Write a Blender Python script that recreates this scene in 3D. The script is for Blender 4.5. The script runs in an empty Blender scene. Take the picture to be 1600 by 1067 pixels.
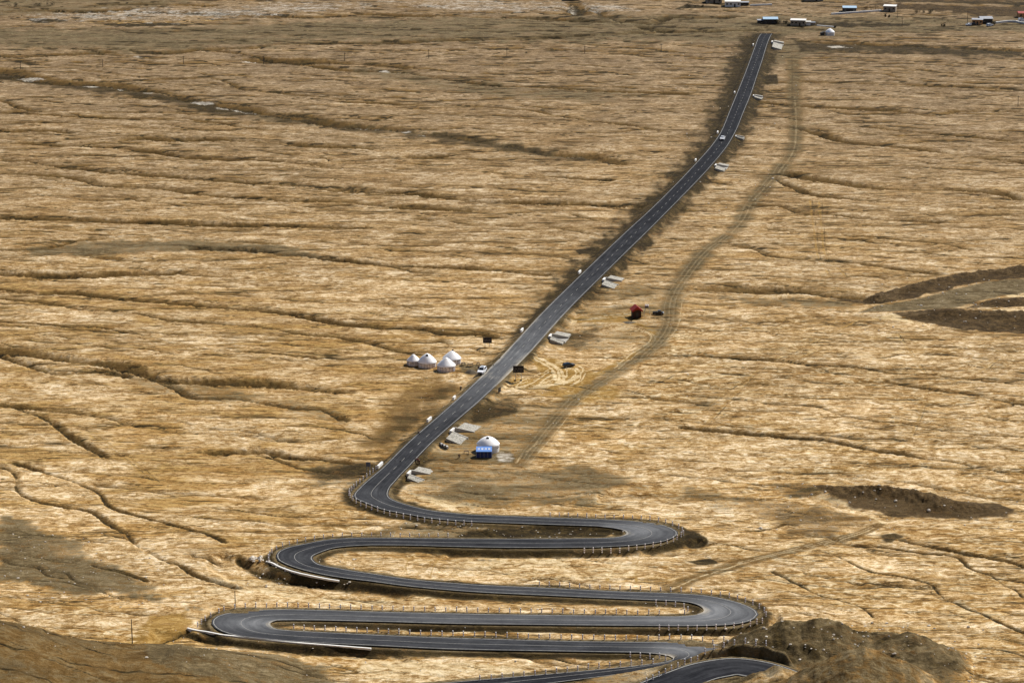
import bpy, bmesh, math, random
import numpy as np
from mathutils import Vector, Matrix

random.seed(7)
RNG = np.random.default_rng(11)
scene = bpy.context.scene
COL = scene.collection
R = math.radians

# ------------------------------------------------------------------ camera
H = 240.0
PITCH = R(15.5)
F = 4085.0                       # focal length for a frame 1600 wide
cp, sp = math.cos(PITCH), math.sin(PITCH)
cam_d = bpy.data.cameras.new('camera')
cam_d.sensor_width = 36.0
cam_d.lens = 36.0 * F / 1600.0
cam_d.clip_start = 1.0
cam_d.clip_end = 60000.0
cam = bpy.data.objects.new('camera', cam_d)
COL.objects.link(cam)
cam.location = (0, 0, H)
cam.rotation_euler = (math.pi / 2 - PITCH, 0, 0)
scene.camera = cam

# ------------------------------------------------------------------ light
SUN_AZ = R(42.0)                 # clockwise from +Y
SUN_EL = R(43.0)
sd = Vector((math.sin(SUN_AZ) * math.cos(SUN_EL), math.cos(SUN_AZ) * math.cos(SUN_EL), math.sin(SUN_EL)))
w = bpy.data.worlds.new('World')
scene.world = w
w.use_nodes = True
nt = w.node_tree
bg = nt.nodes['Background']
sky = nt.nodes.new('ShaderNodeTexSky')
sky.sky_type = 'NISHITA'
sky.sun_disc = False
sky.sun_elevation = SUN_EL
sky.sun_rotation = SUN_AZ
sky.altitude = 3000
nt.links.new(sky.outputs[0], bg.inputs[0])
bg.inputs[1].default_value = 0.07
sl = bpy.data.lights.new('sun', 'SUN')
sl.energy = 4.6
sl.angle = R(0.5)
sl.color = (1.0, 0.95, 0.87)
so = bpy.data.objects.new('sun', sl)
COL.objects.link(so)
so.location = (300, 900, 600)
so.rotation_euler = sd.to_track_quat('Z', 'Y').to_euler()
scene.view_settings.view_transform = 'Standard'
scene.view_settings.look = 'None'
scene.view_settings.exposure = 0.60
scene.view_settings.gamma = 1.0
scene.view_settings.use_curve_mapping = False

# ------------------------------------------------------------------ calibrated mapping photo -> ground
SLOPE, YS = 0.04, 715.0

def base(Y):
    d = np.maximum(0.0, YS - np.asarray(Y, float))
    return SLOPE * (np.sqrt(d * d + 100.0) - 10.0)

def ray(px, py):
    cx = (px - 800.0) / F
    cy = (533.5 - py) / F
    return cx, cp + cy * sp, -sp + cy * cp

def P(px, py, zfun=None):
    """photo point -> point on the surface zfun(x, y) (default: the smooth base)"""
    dx, dy, dz = ray(px, py)
    z = 0.0
    for _ in range(14):
        t = (z - H) / dz
        x, y = dx * t, dy * t
        zn = float(base(y)) if zfun is None else float(zfun(x, y))
        z = 0.5 * z + 0.5 * zn if _ > 1 else zn
    t = (z - H) / dz
    return dx * t, dy * t, z

def PV(pts, zoff):
    pts = np.asarray(pts, float)
    dx = (pts[:, 0] - 800) / F
    cy = (533.5 - pts[:, 1]) / F
    dy = cp + cy * sp
    dz = -sp + cy * cp
    z = np.zeros(len(pts))
    for _ in range(14):
        t = (z - H) / dz
        y = dy * t
        z = base(y) + (zoff(y) if callable(zoff) else zoff)
    t = (z - H) / dz
    return np.stack([dx * t, dy * t, z], 1)

def to_px(x, y, z):
    d = y * cp + (H - z) * sp
    up = y * sp + (z - H) * cp
    return 800 + F * x / d, 533.5 - F * up / d

# ------------------------------------------------------------------ numpy noise
def perlin(x, y, seed=0):
    xi = np.floor(x).astype(np.int64); yi = np.floor(y).astype(np.int64)
    xf = x - xi; yf = y - yi
    def g(ix, iy):
        h = (ix * 374761393 + iy * 668265263 + seed * 1442695041) & 0xFFFFFFFF
        h = ((h ^ (h >> 13)) * 1274126177) & 0xFFFFFFFF
        h = (h ^ (h >> 16)) & 0xFFFF
        return h.astype(np.float64) * (2 * math.pi / 65536.0)
    u = xf * xf * xf * (xf * (xf * 6 - 15) + 10)
    v = yf * yf * yf * (yf * (yf * 6 - 15) + 10)
    def dot(ax, ay):
        a = g(xi + ax, yi + ay)
        return np.cos(a) * (xf - ax) + np.sin(a) * (yf - ay)
    n0 = dot(0, 0) * (1 - u) + dot(1, 0) * u
    n1 = dot(0, 1) * (1 - u) + dot(1, 1) * u
    return (n0 * (1 - v) + n1 * v) * 1.5

def fbm(x, y, seed=0, octs=4, rough=0.5):
    s = np.zeros_like(x); a = 1.0; f = 1.0; tot = 0
    for o in range(octs):
        s += a * perlin(x * f, y * f, seed + o * 17); tot += a
        a *= rough; f *= 2.03
    return s / tot

def sstep(a, b, x):
    t = np.clip((x - a) / (b - a), 0, 1)
    return t * t * (3 - 2 * t)

def catmull(pts, n=8):
    pts = np.asarray(pts, float)
    if len(pts) < 3: return pts
    p = np.vstack([2 * pts[0] - pts[1], pts, 2 * pts[-1] - pts[-2]])
    out = []
    for i in range(1, len(p) - 2):
        t0 = 0.0
        d1 = max(np.linalg.norm(p[i] - p[i - 1]) ** 0.5, 1e-3); d2 = max(np.linalg.norm(p[i + 1] - p[i]) ** 0.5, 1e-3); d3 = max(np.linalg.norm(p[i + 2] - p[i + 1]) ** 0.5, 1e-3)
        t1 = d1; t2 = t1 + d2; t3 = t2 + d3
        for k in range(n):
            t = t1 + (t2 - t1) * k / n
            A1 = (t1 - t) / (t1 - t0) * p[i - 1] + (t - t0) / (t1 - t0) * p[i]
            A2 = (t2 - t) / (t2 - t1) * p[i] + (t - t1) / (t2 - t1) * p[i + 1]
            A3 = (t3 - t) / (t3 - t2) * p[i + 1] + (t - t2) / (t3 - t2) * p[i + 2]
            B1 = (t2 - t) / (t2 - t0) * A1 + (t - t0) / (t2 - t0) * A2
            B2 = (t3 - t) / (t3 - t1) * A2 + (t - t1) / (t3 - t1) * A3
            out.append((t2 - t) / (t2 - t1) * B1 + (t - t1) / (t2 - t1) * B2)
    out.append(pts[-1])
    return np.array(out)

def resample(pts, n=None, step=None):
    pts = np.asarray(pts, float)
    seg = np.linalg.norm(np.diff(pts, axis=0), axis=1)
    s = np.concatenate([[0], np.cumsum(seg)])
    if n is None: n = max(2, int(round(s[-1] / step)) + 1)
    q = np.linspace(0, s[-1], n)
    return np.stack([np.interp(q, s, pts[:, k]) for k in range(pts.shape[1])], 1)

# ------------------------------------------------------------------ the roads, from the traced edge lines
def road_h(y): return 0.8 + 0.4 * sstep(700, 800, y)
st = [(53, 1189.5, 1206), (58, 1186, 1203), (69, 1181.5, 1198.5), (95, 1172, 1190.5), (120, 1162.5, 1182), (147, 1151.5, 1173), (175, 1140, 1161.5), (200, 1130, 1151.5), (212, 1123.5, 1145.5), (230, 1110.5, 1134.5), (267, 1077, 1103.5), (300, 1045, 1072), (333, 1002, 1033) if False else (333, 1011, 1039.5), (356, 985.5, 1016.5), (423, 915, 948), (489, 848, 882), (556, 786, 821), (623, 716.5, 751.5), (690, 640, 675), (731, 598.4, 635.5), (741.5, 586, 625)]
SECT = [
 ([(l, y) for y, l, r in st], [(r, y) for y, l, r in st]),
 ([(586,741.5),(573.6,752),(563,762),(554.5,772.5),(556,777.6),(567.4,782.8),(582,789),(597,794.6),(612.8,798),(640,803),(666,807.7),(700,811.5),(733,814)],
  [(625,741.5),(616,752),(607.6,762),(604.7,772.5),(607.6,777.6),(618,782.8),(633.4,788),(654,793.5),(680,798.5),(733,804)]),
 ([(733,814),(833,817.7),(933,821)], [(733,804),(833,807.7),(933,811)]),
 ([(933,821),(965,825),(979,829.5),(981,833.5),(968,838.5),(933,841)], [(933,811),(1000,815),(1043,822.7),(1058,832.7),(1043,842.7),(1000,850),(933,854)]),
 ([(933,841),(800,841.7),(666,841),(580,840)], [(933,854),(800,854.5),(700,852.8),(640,851),(580,850.6)]),
 ([(580,840),(542.5,840.6),(505,844),(480,849),(455,854),(437.5,861),(433.8,867),(436,873.8),(449,881),(467.5,887.5),(492.5,893.8),(517.5,898.8),(542.5,902.5),(580,907)],
  [(580,850.6),(542.5,852.5),(517.5,856),(499,862.5),(487.5,868),(486,872),(492.5,879),(505,883.5),(530,888),(555,892.5),(580,896)]),
 ([(580,907),(633,914),(733,923),(853,929),(966,934),(1040,937)], [(580,896),(633,904),(733,912.7),(866,919),(966,924),(1040,926.5)]),
 ([(1040,937),(1066,938.5),(1086,942),(1099,947.7),(1102.7,954),(1092.7,959),(1066,962.7),(1040,963)],
  [(1040,926.5),(1066,927.7),(1099,930),(1132.7,936),(1166,946),(1182.7,957.7),(1176,966),(1156,972.7),(1116,976),(1066,976.7),(1040,976.5)]),
 ([(1040,963),(866,961),(733,959),(600,956),(500,953)], [(1040,976.5),(866,975),(700,972.7),(600,970),(500,967.7)]),
 ([(500,953),(433,951.7),(400,953),(366.7,956),(340,962.7),(333,971),(340,981),(366.7,991),(433,999),(500,1003.5)],
  [(500,967.7),(450,967.7),(426.7,969),(419,974),(426.7,981),(450,984.5),(500,987.5)]),
 ([(500,1003.5),(600,1008),(700,1012.7),(866,1016),(1000,1018)], [(500,987.5),(633,993.7),(766,998),(900,1001.7),(1000,1003)]),
 ([(1000,1018),(1031,1020.6),(1050,1024.5),(1054,1028.5),(1044,1032.5),(1000,1039),(896,1049),(733,1063),(600,1075),(450,1087)],
  [(1000,1003),(1075,1003),(1121,1007.5),(1134,1014),(1120,1023),(1088,1032),(1045,1041),(1000,1048),(900,1061),(733,1082),(600,1096),(450,1109)]),
]
L_all, R_all = [], []
for a, b in SECT:
    A = PV(catmull(a), road_h); B = PV(catmull(b), road_h)
    ln = 0.5 * (np.linalg.norm(np.diff(A[:, :2], axis=0), axis=1).sum() + np.linalg.norm(np.diff(B[:, :2], axis=0), axis=1).sum())
    n = max(6, int(ln / 2.0))
    A = resample(A, n); B = resample(B, n)
    if L_all: A, B = A[1:], B[1:]
    L_all.append(A); R_all.append(B)
RL = np.vstack(L_all); RR = np.vstack(R_all)
# upper loop of the road, on its own fill above the others
LEG7 = 6.0
A = PV(catmull([(900,1120),(985,1075),(1000,1067),(1050,1047.5),(1080,1037.5),(1120,1030),(1145,1028),(1180,1031),(1213,1038),(1245,1049),(1290,1070)]), LEG7)
B = PV(catmull([(960,1160),(1040,1112),(1100,1088),(1150,1079),(1190,1077),(1230,1084),(1260,1100)]), LEG7)
n7 = 60
R7L = resample(A, n7)
_t = np.gradient(R7L[:, :2], axis=0); _t /= np.linalg.norm(_t, axis=1, keepdims=True)
for _ in range(6): _t[1:-1] = (_t[:-2] + _t[1:-1] + _t[2:]) / 3
R7R = R7L.copy(); R7R[:, 0] += _t[:, 1] * 9.5; R7R[:, 1] -= _t[:, 0] * 9.5

def widen(Lp, Rp, off):
    d = Rp - Lp; ln = np.linalg.norm(d, axis=1, keepdims=True); d = d / ln
    return Lp - d * off, Rp + d * off

# ------------------------------------------------------------------ ground grid
NCF = 1180
u_f = np.linspace(-0.245, 0.245, NCF)
u_o = 0.245 + np.cumsum(np.geomspace(0.002, 0.5, 22))
U = np.concatenate([-u_o[::-1], u_f, u_o])
rows_py = np.arange(1235, -30, -1.15)
_z = np.zeros(len(rows_py))
yr = np.array([P(800, q)[1] for q in rows_py])
Yc = np.concatenate([np.linspace(-300, yr[0] - 12, 34), yr, yr[-1] + np.cumsum(np.geomspace(6, 2500, 40))])
NR, NC = len(Yc), len(U)
OFF = 150.0
span = np.maximum(Yc + OFF, 350.0)
Xg = U[None, :] * span[:, None]
Yg = np.repeat(Yc[:, None], NC, 1)
Zb = base(Yg)
PXg, PYg = to_px(Xg, Yg, Zb)

def window(x0, x1, y0, y1):
    j0 = max(0, int(np.searchsorted(Yc, y0)) - 1); j1 = min(NR, int(np.searchsorted(Yc, y1)) + 1)
    if j1 <= j0: return None
    sA, sB = span[j0], span[j1 - 1]
    lo = min(x0 / sA, x0 / sB); hi = max(x1 / sA, x1 / sB)
    i0 = max(0, int(np.searchsorted(U, lo)) - 1); i1 = min(NC, int(np.searchsorted(U, hi)) + 1)
    if i1 <= i0: return None
    return slice(j0, j1), slice(i0, i1)

# relief
Z = Zb + 0.60 * fbm(Xg / 60, Yg / 45, 3, 3) + 0.26 * fbm(Xg / 15, Yg / 9, 9, 3) + 0.13 * fbm(Xg / 5, Yg / 3.6, 15, 2)
FLOW = Yg + (0.16 + 0.14 * sstep(780, 640, Yg)) * Xg
dark = np.zeros_like(Z)
NO0 = perlin(Xg / 17, Yg / 12, 71)
brown = np.zeros_like(Z)
DY = np.gradient(Yg, axis=0)
def rills(ly, lx, seed, wid, depth, dk, cover):
    """a family of wandering run-off lines about ly metres apart, broken up along their length"""
    global Z, dark, brown
    w_ = FLOW / ly + 1.15 * fbm(Xg / lx, Yg / (ly * 4.0), seed + 1, 2) + .30 * fbm(Xg / (lx * .22), Yg / (ly * 1.6), seed + 2, 2) + .06 * fbm(Xg / 6, Yg / 6, seed + 3, 2)
    gr = np.maximum(np.abs(np.gradient(w_, axis=0)) / DY, .35 / ly)
    idx = np.round(w_)
    dm = (w_ - idx) / gr
    wm = wid * np.clip(Yg / 800, .6, 2.2) * np.clip(1 + .8 * NO0, .35, 2)
    core = np.clip(1 - np.abs(dm) / wm, 0, 1)
    bank = np.where(dm > 0, np.clip(1 - dm / (wm * 3.6), 0, 1), np.clip(1 + dm / (wm * .9), 0, 1))
    hsh = np.mod(np.abs(np.sin(idx * 12.9898 + seed) * 43758.5453), 1.0)
    on = sstep(-.05, .25, perlin(Xg / (lx * .8) + hsh * 91.7, idx * 3.7 + .5, seed + 5) + cover + .35 * (hsh - .5))
    on = on * np.clip(.62 + .9 * perlin(Xg / 9 + hsh * 17, idx * 5.3 + .25, seed + 7), 0.05, 1)
    Z -= depth * bank * bank * on
    dark = np.maximum(dark, dk * np.clip(core * 1.6, 0, 1) * on)
    brown = np.maximum(brown, .8 * dk * bank * on)
rills(5.0, 44, 31, .40, .17, .72, .02)
rills(11, 80, 57, .66, .45, 1.0, .14)
rills(26, 140, 83, 1.1, .95, 1.0, .26)

gravel = np.zeros_like(Z); pale = np.zeros_like(Z); ochre = np.zeros_like(Z)
salt = np.zeros_like(Z); earth = np.zeros_like(Z)

# foreground hills (crest line in plan, crest height read off the skyline of each)
def hill(cr, sil, w_far, w_near, rough=0.5):
    global Z
    cr = np.array(cr, float); sil = np.array(sil, float)
    js = np.where(Yc < 640)[0]
    sl_ = slice(js[0], js[-1] + 1)
    px = PXg[sl_]; yy = Yg[sl_]; xx = Xg[sl_]
    yc = np.interp(px, cr[:, 0], cr[:, 1])
    ps = np.interp(px, sil[:, 0], sil[:, 1]) + 3.0 * fbm(xx / 5, yy * 0, 77, 3)
    cy = (533.5 - ps) / F
    dy = cp + cy * sp; dz = -sp + cy * cp
    zr = H + dz / dy * yc
    hh = np.maximum(0, zr - base(yc))
    d = yy - yc
    prof = np.where(d > 0, np.exp(-(d / w_far) ** 2), np.exp(-(-d / w_near) ** 2))
    add = hh * prof
    m = np.clip(add / 2.0, 0, 1)
    add = add + m * rough * (fbm(xx / 6, yy / 6, 88, 5, .62))
    Z[sl_] = np.where(add > .05, np.maximum(Z[sl_], Zb[sl_] + add + .25 * (Z[sl_] - Zb[sl_])), Z[sl_])
    return sl_, m
sl1, mA = hill([(-900, 563), (600, 563)], [(-900, 900), (-100, 950), (0, 968), (40, 975), (80, 986), (110, 996), (150, 1002), (190, 1005), (290, 1009), (350, 1018), (430, 1030), (500, 1048), (540, 1065), (2500, 1200)], 7, 60, 0.35)
sl2, mB = hill([(1000, 573), (1400, 573), (1560, 562)], [(-900, 1200), (1085, 1050), (1105, 1024), (1130, 1006), (1165, 990), (1185, 986), (1215, 973), (1240, 969), (1290, 967), (1310, 973), (1330, 983), (1360, 988), (1400, 987), (1430, 992), (1455, 1000), (1480, 1012), (1525, 1040), (1570, 1070), (2500, 1200)], 6, 15, 1.6)
_e = R7L[6:-4]; _p, _q = to_px(_e[:, 0], _e[:, 1], _e[:, 2]); _o = np.argsort(_p)
sl5, mE = hill([(a_, b_ + 4.6) for a_, b_ in zip(_p[_o], _e[_o, 1])], [(-900, 1300), (960, 1105), (1000, 1072), (1012, 1061), (1050, 1040), (1090, 1023), (1121, 1012), (1150, 1009), (1190, 1010), (1225, 1020), (1250, 1060), (2500, 1300)], 4.5, 2.2, 0.5)
sl6, mF = hill([(800, 555), (1100, 555)], [(-900, 1300), (880, 1075), (900, 1050), (925, 1045), (960, 1042), (1000, 1038.5), (1040, 1035), (1062, 1034), (1080, 1040), (1100, 1062), (2500, 1300)], 4.0, 9, 0.5)
sl3, mC = hill([(1000, 524), (1500, 524)], [(-900, 1260), (1080, 1075), (1100, 1068), (1130, 1062), (1160, 1056), (1190, 1049), (1213, 1041), (1250, 1040), (1300, 1046), (1400, 1056), (1480, 1078), (1540, 1100), (2500, 1250)], 7, 30, 1.2)
sl4, mD = hill([(1000, 512), (1500, 512)], [(-900, 1260), (1225, 1085), (1245, 1069), (1300, 1043), (1328, 1033), (1345, 1032), (1420, 1055), (1450, 1070), (1500, 1100), (2500, 1250)], 5, 30, 0.7)

# gullies ---------------------------------------------------------------
def q(pts, ox, oy): return [(ox + a / 3.0, oy + b / 3.0) for a, b in pts]
G = []   # (band height in photo px, darkness, points left->right)
def g0(w_, d_, pts, ox=0, oy=0, raw=False): G.append((w_, d_, pts if raw else q(pts, ox, oy)))
g0(3.5,.9,[(0,615),(250,612),(300,620)])
g0(4,.9,[(600,655),(650,650),(850,655),(1100,655),(1300,665),(1450,685),(1600,690),(1750,700)])
g0(3,.8,[(0,665),(250,680),(500,690),(700,710),(900,740),(1150,745),(1300,760),(1600,790)])
g0(3.5,.9,[(0,745),(200,765),(330,785),(450,800),(650,820),(850,830),(1000,845),(1200,860),(1350,865),(1600,895),(1900,905),(2100,930)])
g0(4,.8,[(0,805),(250,825),(380,845),(500,870),(700,875),(900,905),(1200,930),(1600,945),(1900,970),(2200,985)])
g0(4,1,[(0,1020),(400,1030),(700,1045),(1000,1055),(1300,1060),(1700,1070)])
g0(2,.7,[(0,530),(250,540),(500,555),(900,560),(1200,605),(1600,635)])
g0(2,.6,[(0,470),(100,510),(500,520),(900,535)])
g0(2,.6,[(0,570),(300,575),(700,600),(1100,610)])
g0(5,.8,[(0,330),(40,345),(150,375),(300,395),(500,400),(650,425),(800,445),(900,480),(1050,500),(1200,525),(1400,560),(1600,590),(1850,605),(2000,630),(2200,655),(2400,690),(2550,725),(2750,735),(2870,765)])
g0(3.5,.9,[(0,265),(160,265),(300,255),(470,248)])
g0(3,.9,[(650,250),(820,252),(950,232),(1200,225),(1300,212),(1600,205),(1850,200),(2200,186),(2500,180),(2800,165),(3050,150),(3200,148),(3350,146)])
g0(2.5,.8,[(950,235),(1200,265),(1400,300),(1600,330),(1900,345),(2100,375),(2300,400),(2550,410),(2800,425),(3200,440)])
g0(2,.7,[(1600,480),(1900,490),(2200,500),(2500,520),(2700,560),(2900,580),(3100,615)])
g0(5,1,[(1600,885),(1900,905),(2100,930),(2250,945),(2600,955),(2850,960),(3000,970)])
g0(2.5,.8,[(1600,770),(1850,765),(1950,770),(2080,790),(2250,805),(2400,820),(2550,825),(2750,840),(2850,845)])
g0(2.5,.9,[(1920,735),(2080,735)])
g0(2,.6,[(400,330),(800,370),(1000,365),(1080,400),(1150,420),(1500,455),(1600,470)])
g0(3,.7,[(700,60),(1000,70),(1400,80),(1600,75)])
g0(2.5,.8,[(0,105),(200,100),(380,62),(500,48),(800,48),(1000,60),(1300,75)],0,356)
g0(4,1.2,[(900,98),(1200,110),(1400,130),(1600,155),(1700,165),(1860,183),(1900,180),(2150,190),(2350,202),(2560,222)],0,356)
g0(6,1,[(0,215),(250,225),(350,228),(500,225),(650,216),(800,215)],0,356)
g0(3,.6,[(850,220),(1200,240),(1600,265)],0,356)
g0(4,1,[(0,290),(150,305),(330,305),(480,322),(620,335),(750,350),(950,368),(1100,380),(1300,395),(1450,420),(1600,452),(1800,468),(1950,472),(2100,500),(2250,500),(2320,515)],0,356)
g0(3,.8,[(0,330),(200,350),(400,380),(600,395),(800,430),(1000,445),(1200,460),(1400,495),(1600,515),(1750,545),(1850,575),(2000,600)],0,356)
g0(2,.9,[(0,435),(300,460),(450,465),(600,490),(690,510),(800,540),(1000,570),(1200,580),(1400,600),(1600,615)],0,356)
g0(9,1,[(0,578),(100,590),(250,610),(400,630),(600,660),(750,710),(900,725),(1200,735),(1400,750),(1600,770)],0,356)
g0(5,.9,[(0,600),(120,640),(250,680),(500,675),(600,700),(720,715),(800,750),(900,800),(1100,805),(1200,820),(1400,850),(1500,855),(1600,900)],0,356)
g0(6,1.1,[(0,830),(150,850),(350,870),(500,890),(650,935),(720,940),(800,960),(1000,965),(1100,970),(1300,995),(1500,1005)],0,356)
g0(4,.8,[(40,835),(200,890),(300,960),(420,1030),(480,1067)],0,356)
g0(8,1.1,[(990,1055),(1150,1055),(1250,1050),(1350,1075),(1500,1082),(1620,1100)],0,356)
g0(5,1,[(1196,288),(1250,290),(1327,288),(1500,292),(1700,300),(1900,320)],0,0)
g0(8,1,[(1100,452),(1150,453),(1200,456),(1250,456),(1300,463),(1333,464),(1360,470)],raw=True)
g0(2.5,.7,[(400,5),(600,25),(750,35),(900,45),(1050,60),(1200,70),(1350,100),(1600,130)],1066,356)
g0(4,.8,[(0,600),(150,605),(400,625),(550,640),(650,660),(750,695),(850,720),(1000,730),(1200,760),(1400,790),(1600,830)],1066,356)
g0(3,.7,[(550,640),(800,650),(1000,680),(1200,690),(1300,700),(1600,735)],1066,356)
g0(3,.7,[(0,780),(300,810),(500,830),(650,845),(750,880),(900,905),(1050,920),(1300,960),(1600,975)],1066,356)
g0(5,1.1,[(0,935),(200,955),(400,975),(550,990),(700,1000),(800,1025),(900,1045),(1000,1055),(1150,1080),(1300,1100),(1400,1130),(1600,1140)],1066,356)
g0(3,.6,[(200,80),(320,100),(400,130),(600,150),(800,160),(1000,190),(1200,215)],1066,356)
g0(3,.7,[(300,480),(500,490),(800,510),(1050,525),(1180,540),(1300,520),(1600,525)],1066,0)
g0(3,.8,[(560,610),(700,650),(900,680),(1100,700),(1300,730),(1600,760)],1066,0)
g0(4.5,1,[(500,820),(550,832),(700,850),(900,880),(1100,890),(1300,890),(1500,915),(1600,935)],1066,0)
g0(2.5,.7,[(430,840),(520,880),(600,910),(800,930),(1000,950),(1300,970),(1600,980)],1066,0)
g0(3,.8,[(330,960),(450,965),(550,1000),(700,1005),(900,1030),(1200,1040)],1066,0)
g0(3,.8,[(560,195),(700,200),(750,205),(900,210),(1050,215),(1300,230),(1600,240)],1066,0)
g0(2.5,.7,[(550,580),(800,590),(1000,610),(1300,640),(1600,665)],1066,0)
g0(2.5,.6,[(560,380),(800,390),(1100,400),(1600,420)],1066,0)
g0(6,1.1,[(0,55),(60,90),(80,170),(150,210),(300,240),(430,270),(500,320),(590,370),(620,410),(720,470),(850,520),(900,560),(1000,590),(1100,620)],0,711)
g0(4.5,1.1,[(60,40),(200,80),(330,120),(480,190),(500,230),(620,275),(750,310),(900,350),(1000,380),(1050,410)],0,711)
g0(4,1.1,[(0,490),(60,515),(180,525),(210,560),(330,575)],0,711)
g0(4,1.1,[(430,515),(470,530),(600,560),(680,590)],0,711)
g0(4,1.1,[(620,445),(700,460),(800,510),(900,550),(1050,575),(1170,610),(1200,650),(1290,700),(1400,740),(1500,790),(1600,830)],1066,711)
g0(4,1.1,[(800,425),(950,435),(1100,455),(1280,480),(1350,530),(1450,560),(1500,600),(1570,630),(1600,660)],1066,711)
g0(6,1.1,[(1030,400),(1200,440),(1350,465),(1500,490),(1600,520)],1066,711)
g0(4,1,[(420,545),(560,610),(620,650),(750,690),(850,725),(880,755)],1066,711)
g0(3,.8,[(1250,725),(1330,770),(1450,810)],1066,711)
g0(4,.7,[(1240,905),(1450,908),(1600,945)],1066,711)
g0(4,1,[(300,355),(400,345),(480,320),(530,325)],1066,711)
g0(3,.7,[(200,90),(400,110),(600,105),(760,120),(1000,130)],1066,711)
g0(5,1.2,[(690,205),(900,205),(1050,190),(1150,178)],533,711)
g0(4,.8,[(0,0),(60,10),(200,60),(400,90)],400,711)

g0(9,1.3,[(372,872),(385,882),(410,892),(440,899),(470,905),(500,908),(545,908),(580,913)],raw=True)
g0(6,1.0,[(250,1000),(275,990),(293,985)],raw=True)
g0(5,.9,[(290,990),(333,999),(400,1008),(467,1015),(533,1019),(600,1023)],raw=True)
FN = fbm(Xg / 2.2, Yg / 2.6, 201, 3, .6)
g0(3,1,[(895,6),(912,13),(890,17),(900,22),(950,26),(975,33),(1030,37)],raw=True)
g0(3,1,[(995,42),(1010,45),(1040,48),(1066,49)],raw=True)
g0(2.5,1,[(1020,37),(1040,30),(1060,27)],raw=True)
g0(2.5,.9,[(1060,27),(1100,28),(1140,27)],raw=True)
g0(2.5,.9,[(1110,50),(1125,48.5),(1180,48)],raw=True)
g0(2.5,.9,[(0,20),(60,17),(140,19),(200,15)],raw=True)
g0(2.5,.9,[(140,9),(220,7),(330,9)],raw=True)
g0(2.5,.9,[(560,22),(700,26),(850,30),(960,35)],raw=True)
gd = np.zeros_like(Z)
for gi, (wpx, dk, pts) in enumerate(G):
    pts = sorted(pts, key=lambda p: p[0]) if abs(pts[-1][0] - pts[0][0]) > 3 * abs(pts[-1][1] - pts[0][1]) else pts
    W3 = PV(catmull(pts, 5), 0.0)
    L_ = resample(W3, step=3.0)[:, :2]
    s = np.arange(len(L_)) * 3.0
    nx = np.gradient(L_[:, 0]); ny = np.gradient(L_[:, 1]); ln = np.hypot(nx, ny) + 1e-9
    nrm = np.stack([-ny / ln, nx / ln], 1)
    j = 1.2 * perlin(s / 23.0, s * 0 + gi * 7.3, 5) + .5 * perlin(s / 7.0, s * 0 + gi * 3.1, 6)
    ppm = np.array([abs(to_px(a, b + 1, float(base(b)))[1] - to_px(a, b, float(base(b)))[1]) for a, b in L_])
    L_ = L_ + nrm * j[:, None] * np.clip(0.9 / np.maximum(ppm, .3), .6, 2.0)[:, None]
    Wm = np.where(L_[:, 1] < 740, 0.68, np.where(L_[:, 1] < 850, .95, 1.2)) * wpx / np.maximum(ppm, 0.25)
    mod = np.clip(0.85 + 0.9 * perlin(s / 38.0, s * 0 + gi * 5.7, 8) + .35 * perlin(s / 9.0, s * 0 + gi, 12), 0.30, 1.4)
    for k in range(len(L_) - 1):
        a, b = L_[k], L_[k + 1]
        Wk = Wm[k] * (0.55 + 0.6 * mod[k])
        m = Wk * 1.6 + 1
        win = window(min(a[0], b[0]) - m, max(a[0], b[0]) + m, min(a[1], b[1]) - m, max(a[1], b[1]) + m)
        if win is None: continue
        X_, Y_ = Xg[win], Yg[win]
        d = b - a; l2 = d @ d
        t = np.clip(((X_ - a[0]) * d[0] + (Y_ - a[1]) * d[1]) / l2, 0, 1)
        ex, ey = X_ - (a[0] + t * d[0]), Y_ - (a[1] + t * d[1])
        dist = np.maximum(0, np.hypot(ex, ey) + .34 * Wk * FN[win])
        side = ex * -d[1] + ey * d[0]
        sdn = np.where(side >= 0, dist / (0.95 * Wk), dist / (0.40 * Wk))
        dep = np.minimum(0.36 * Wk, 2.2) * (0.35 + .65 * mod[k]) * min(1.0, dk)
        prof = np.clip(1 - sdn, 0, 1)
        c = dep * prof * prof * (3 - 2 * prof)
        gd[win] = np.maximum(gd[win], c)
        dd = dk * mod[k] * np.clip(1.12 - np.where(side >= 0, dist / (0.85 * Wk), dist / (0.35 * Wk)), 0, 1)
        brown[win] = np.maximum(brown[win], np.clip(1.15 * dd, 0, 1)); dark[win] = np.maximum(dark[win], 0.42 * dd)
        core = np.where(side >= 0, dist / (0.26 * Wk + .12), dist / (0.15 * Wk + .1))
        dark[win] = np.maximum(dark[win], np.clip(1.25 - core, 0, 1) * min(1, dk) * np.clip(.15 + 1.0 * mod[k], 0, 1))  # dark soil with the gully's own shade painted into bank and core
Z -= gd * np.clip(1 + .55 * FN + .35 * NO0, .3, 1.7)

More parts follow.
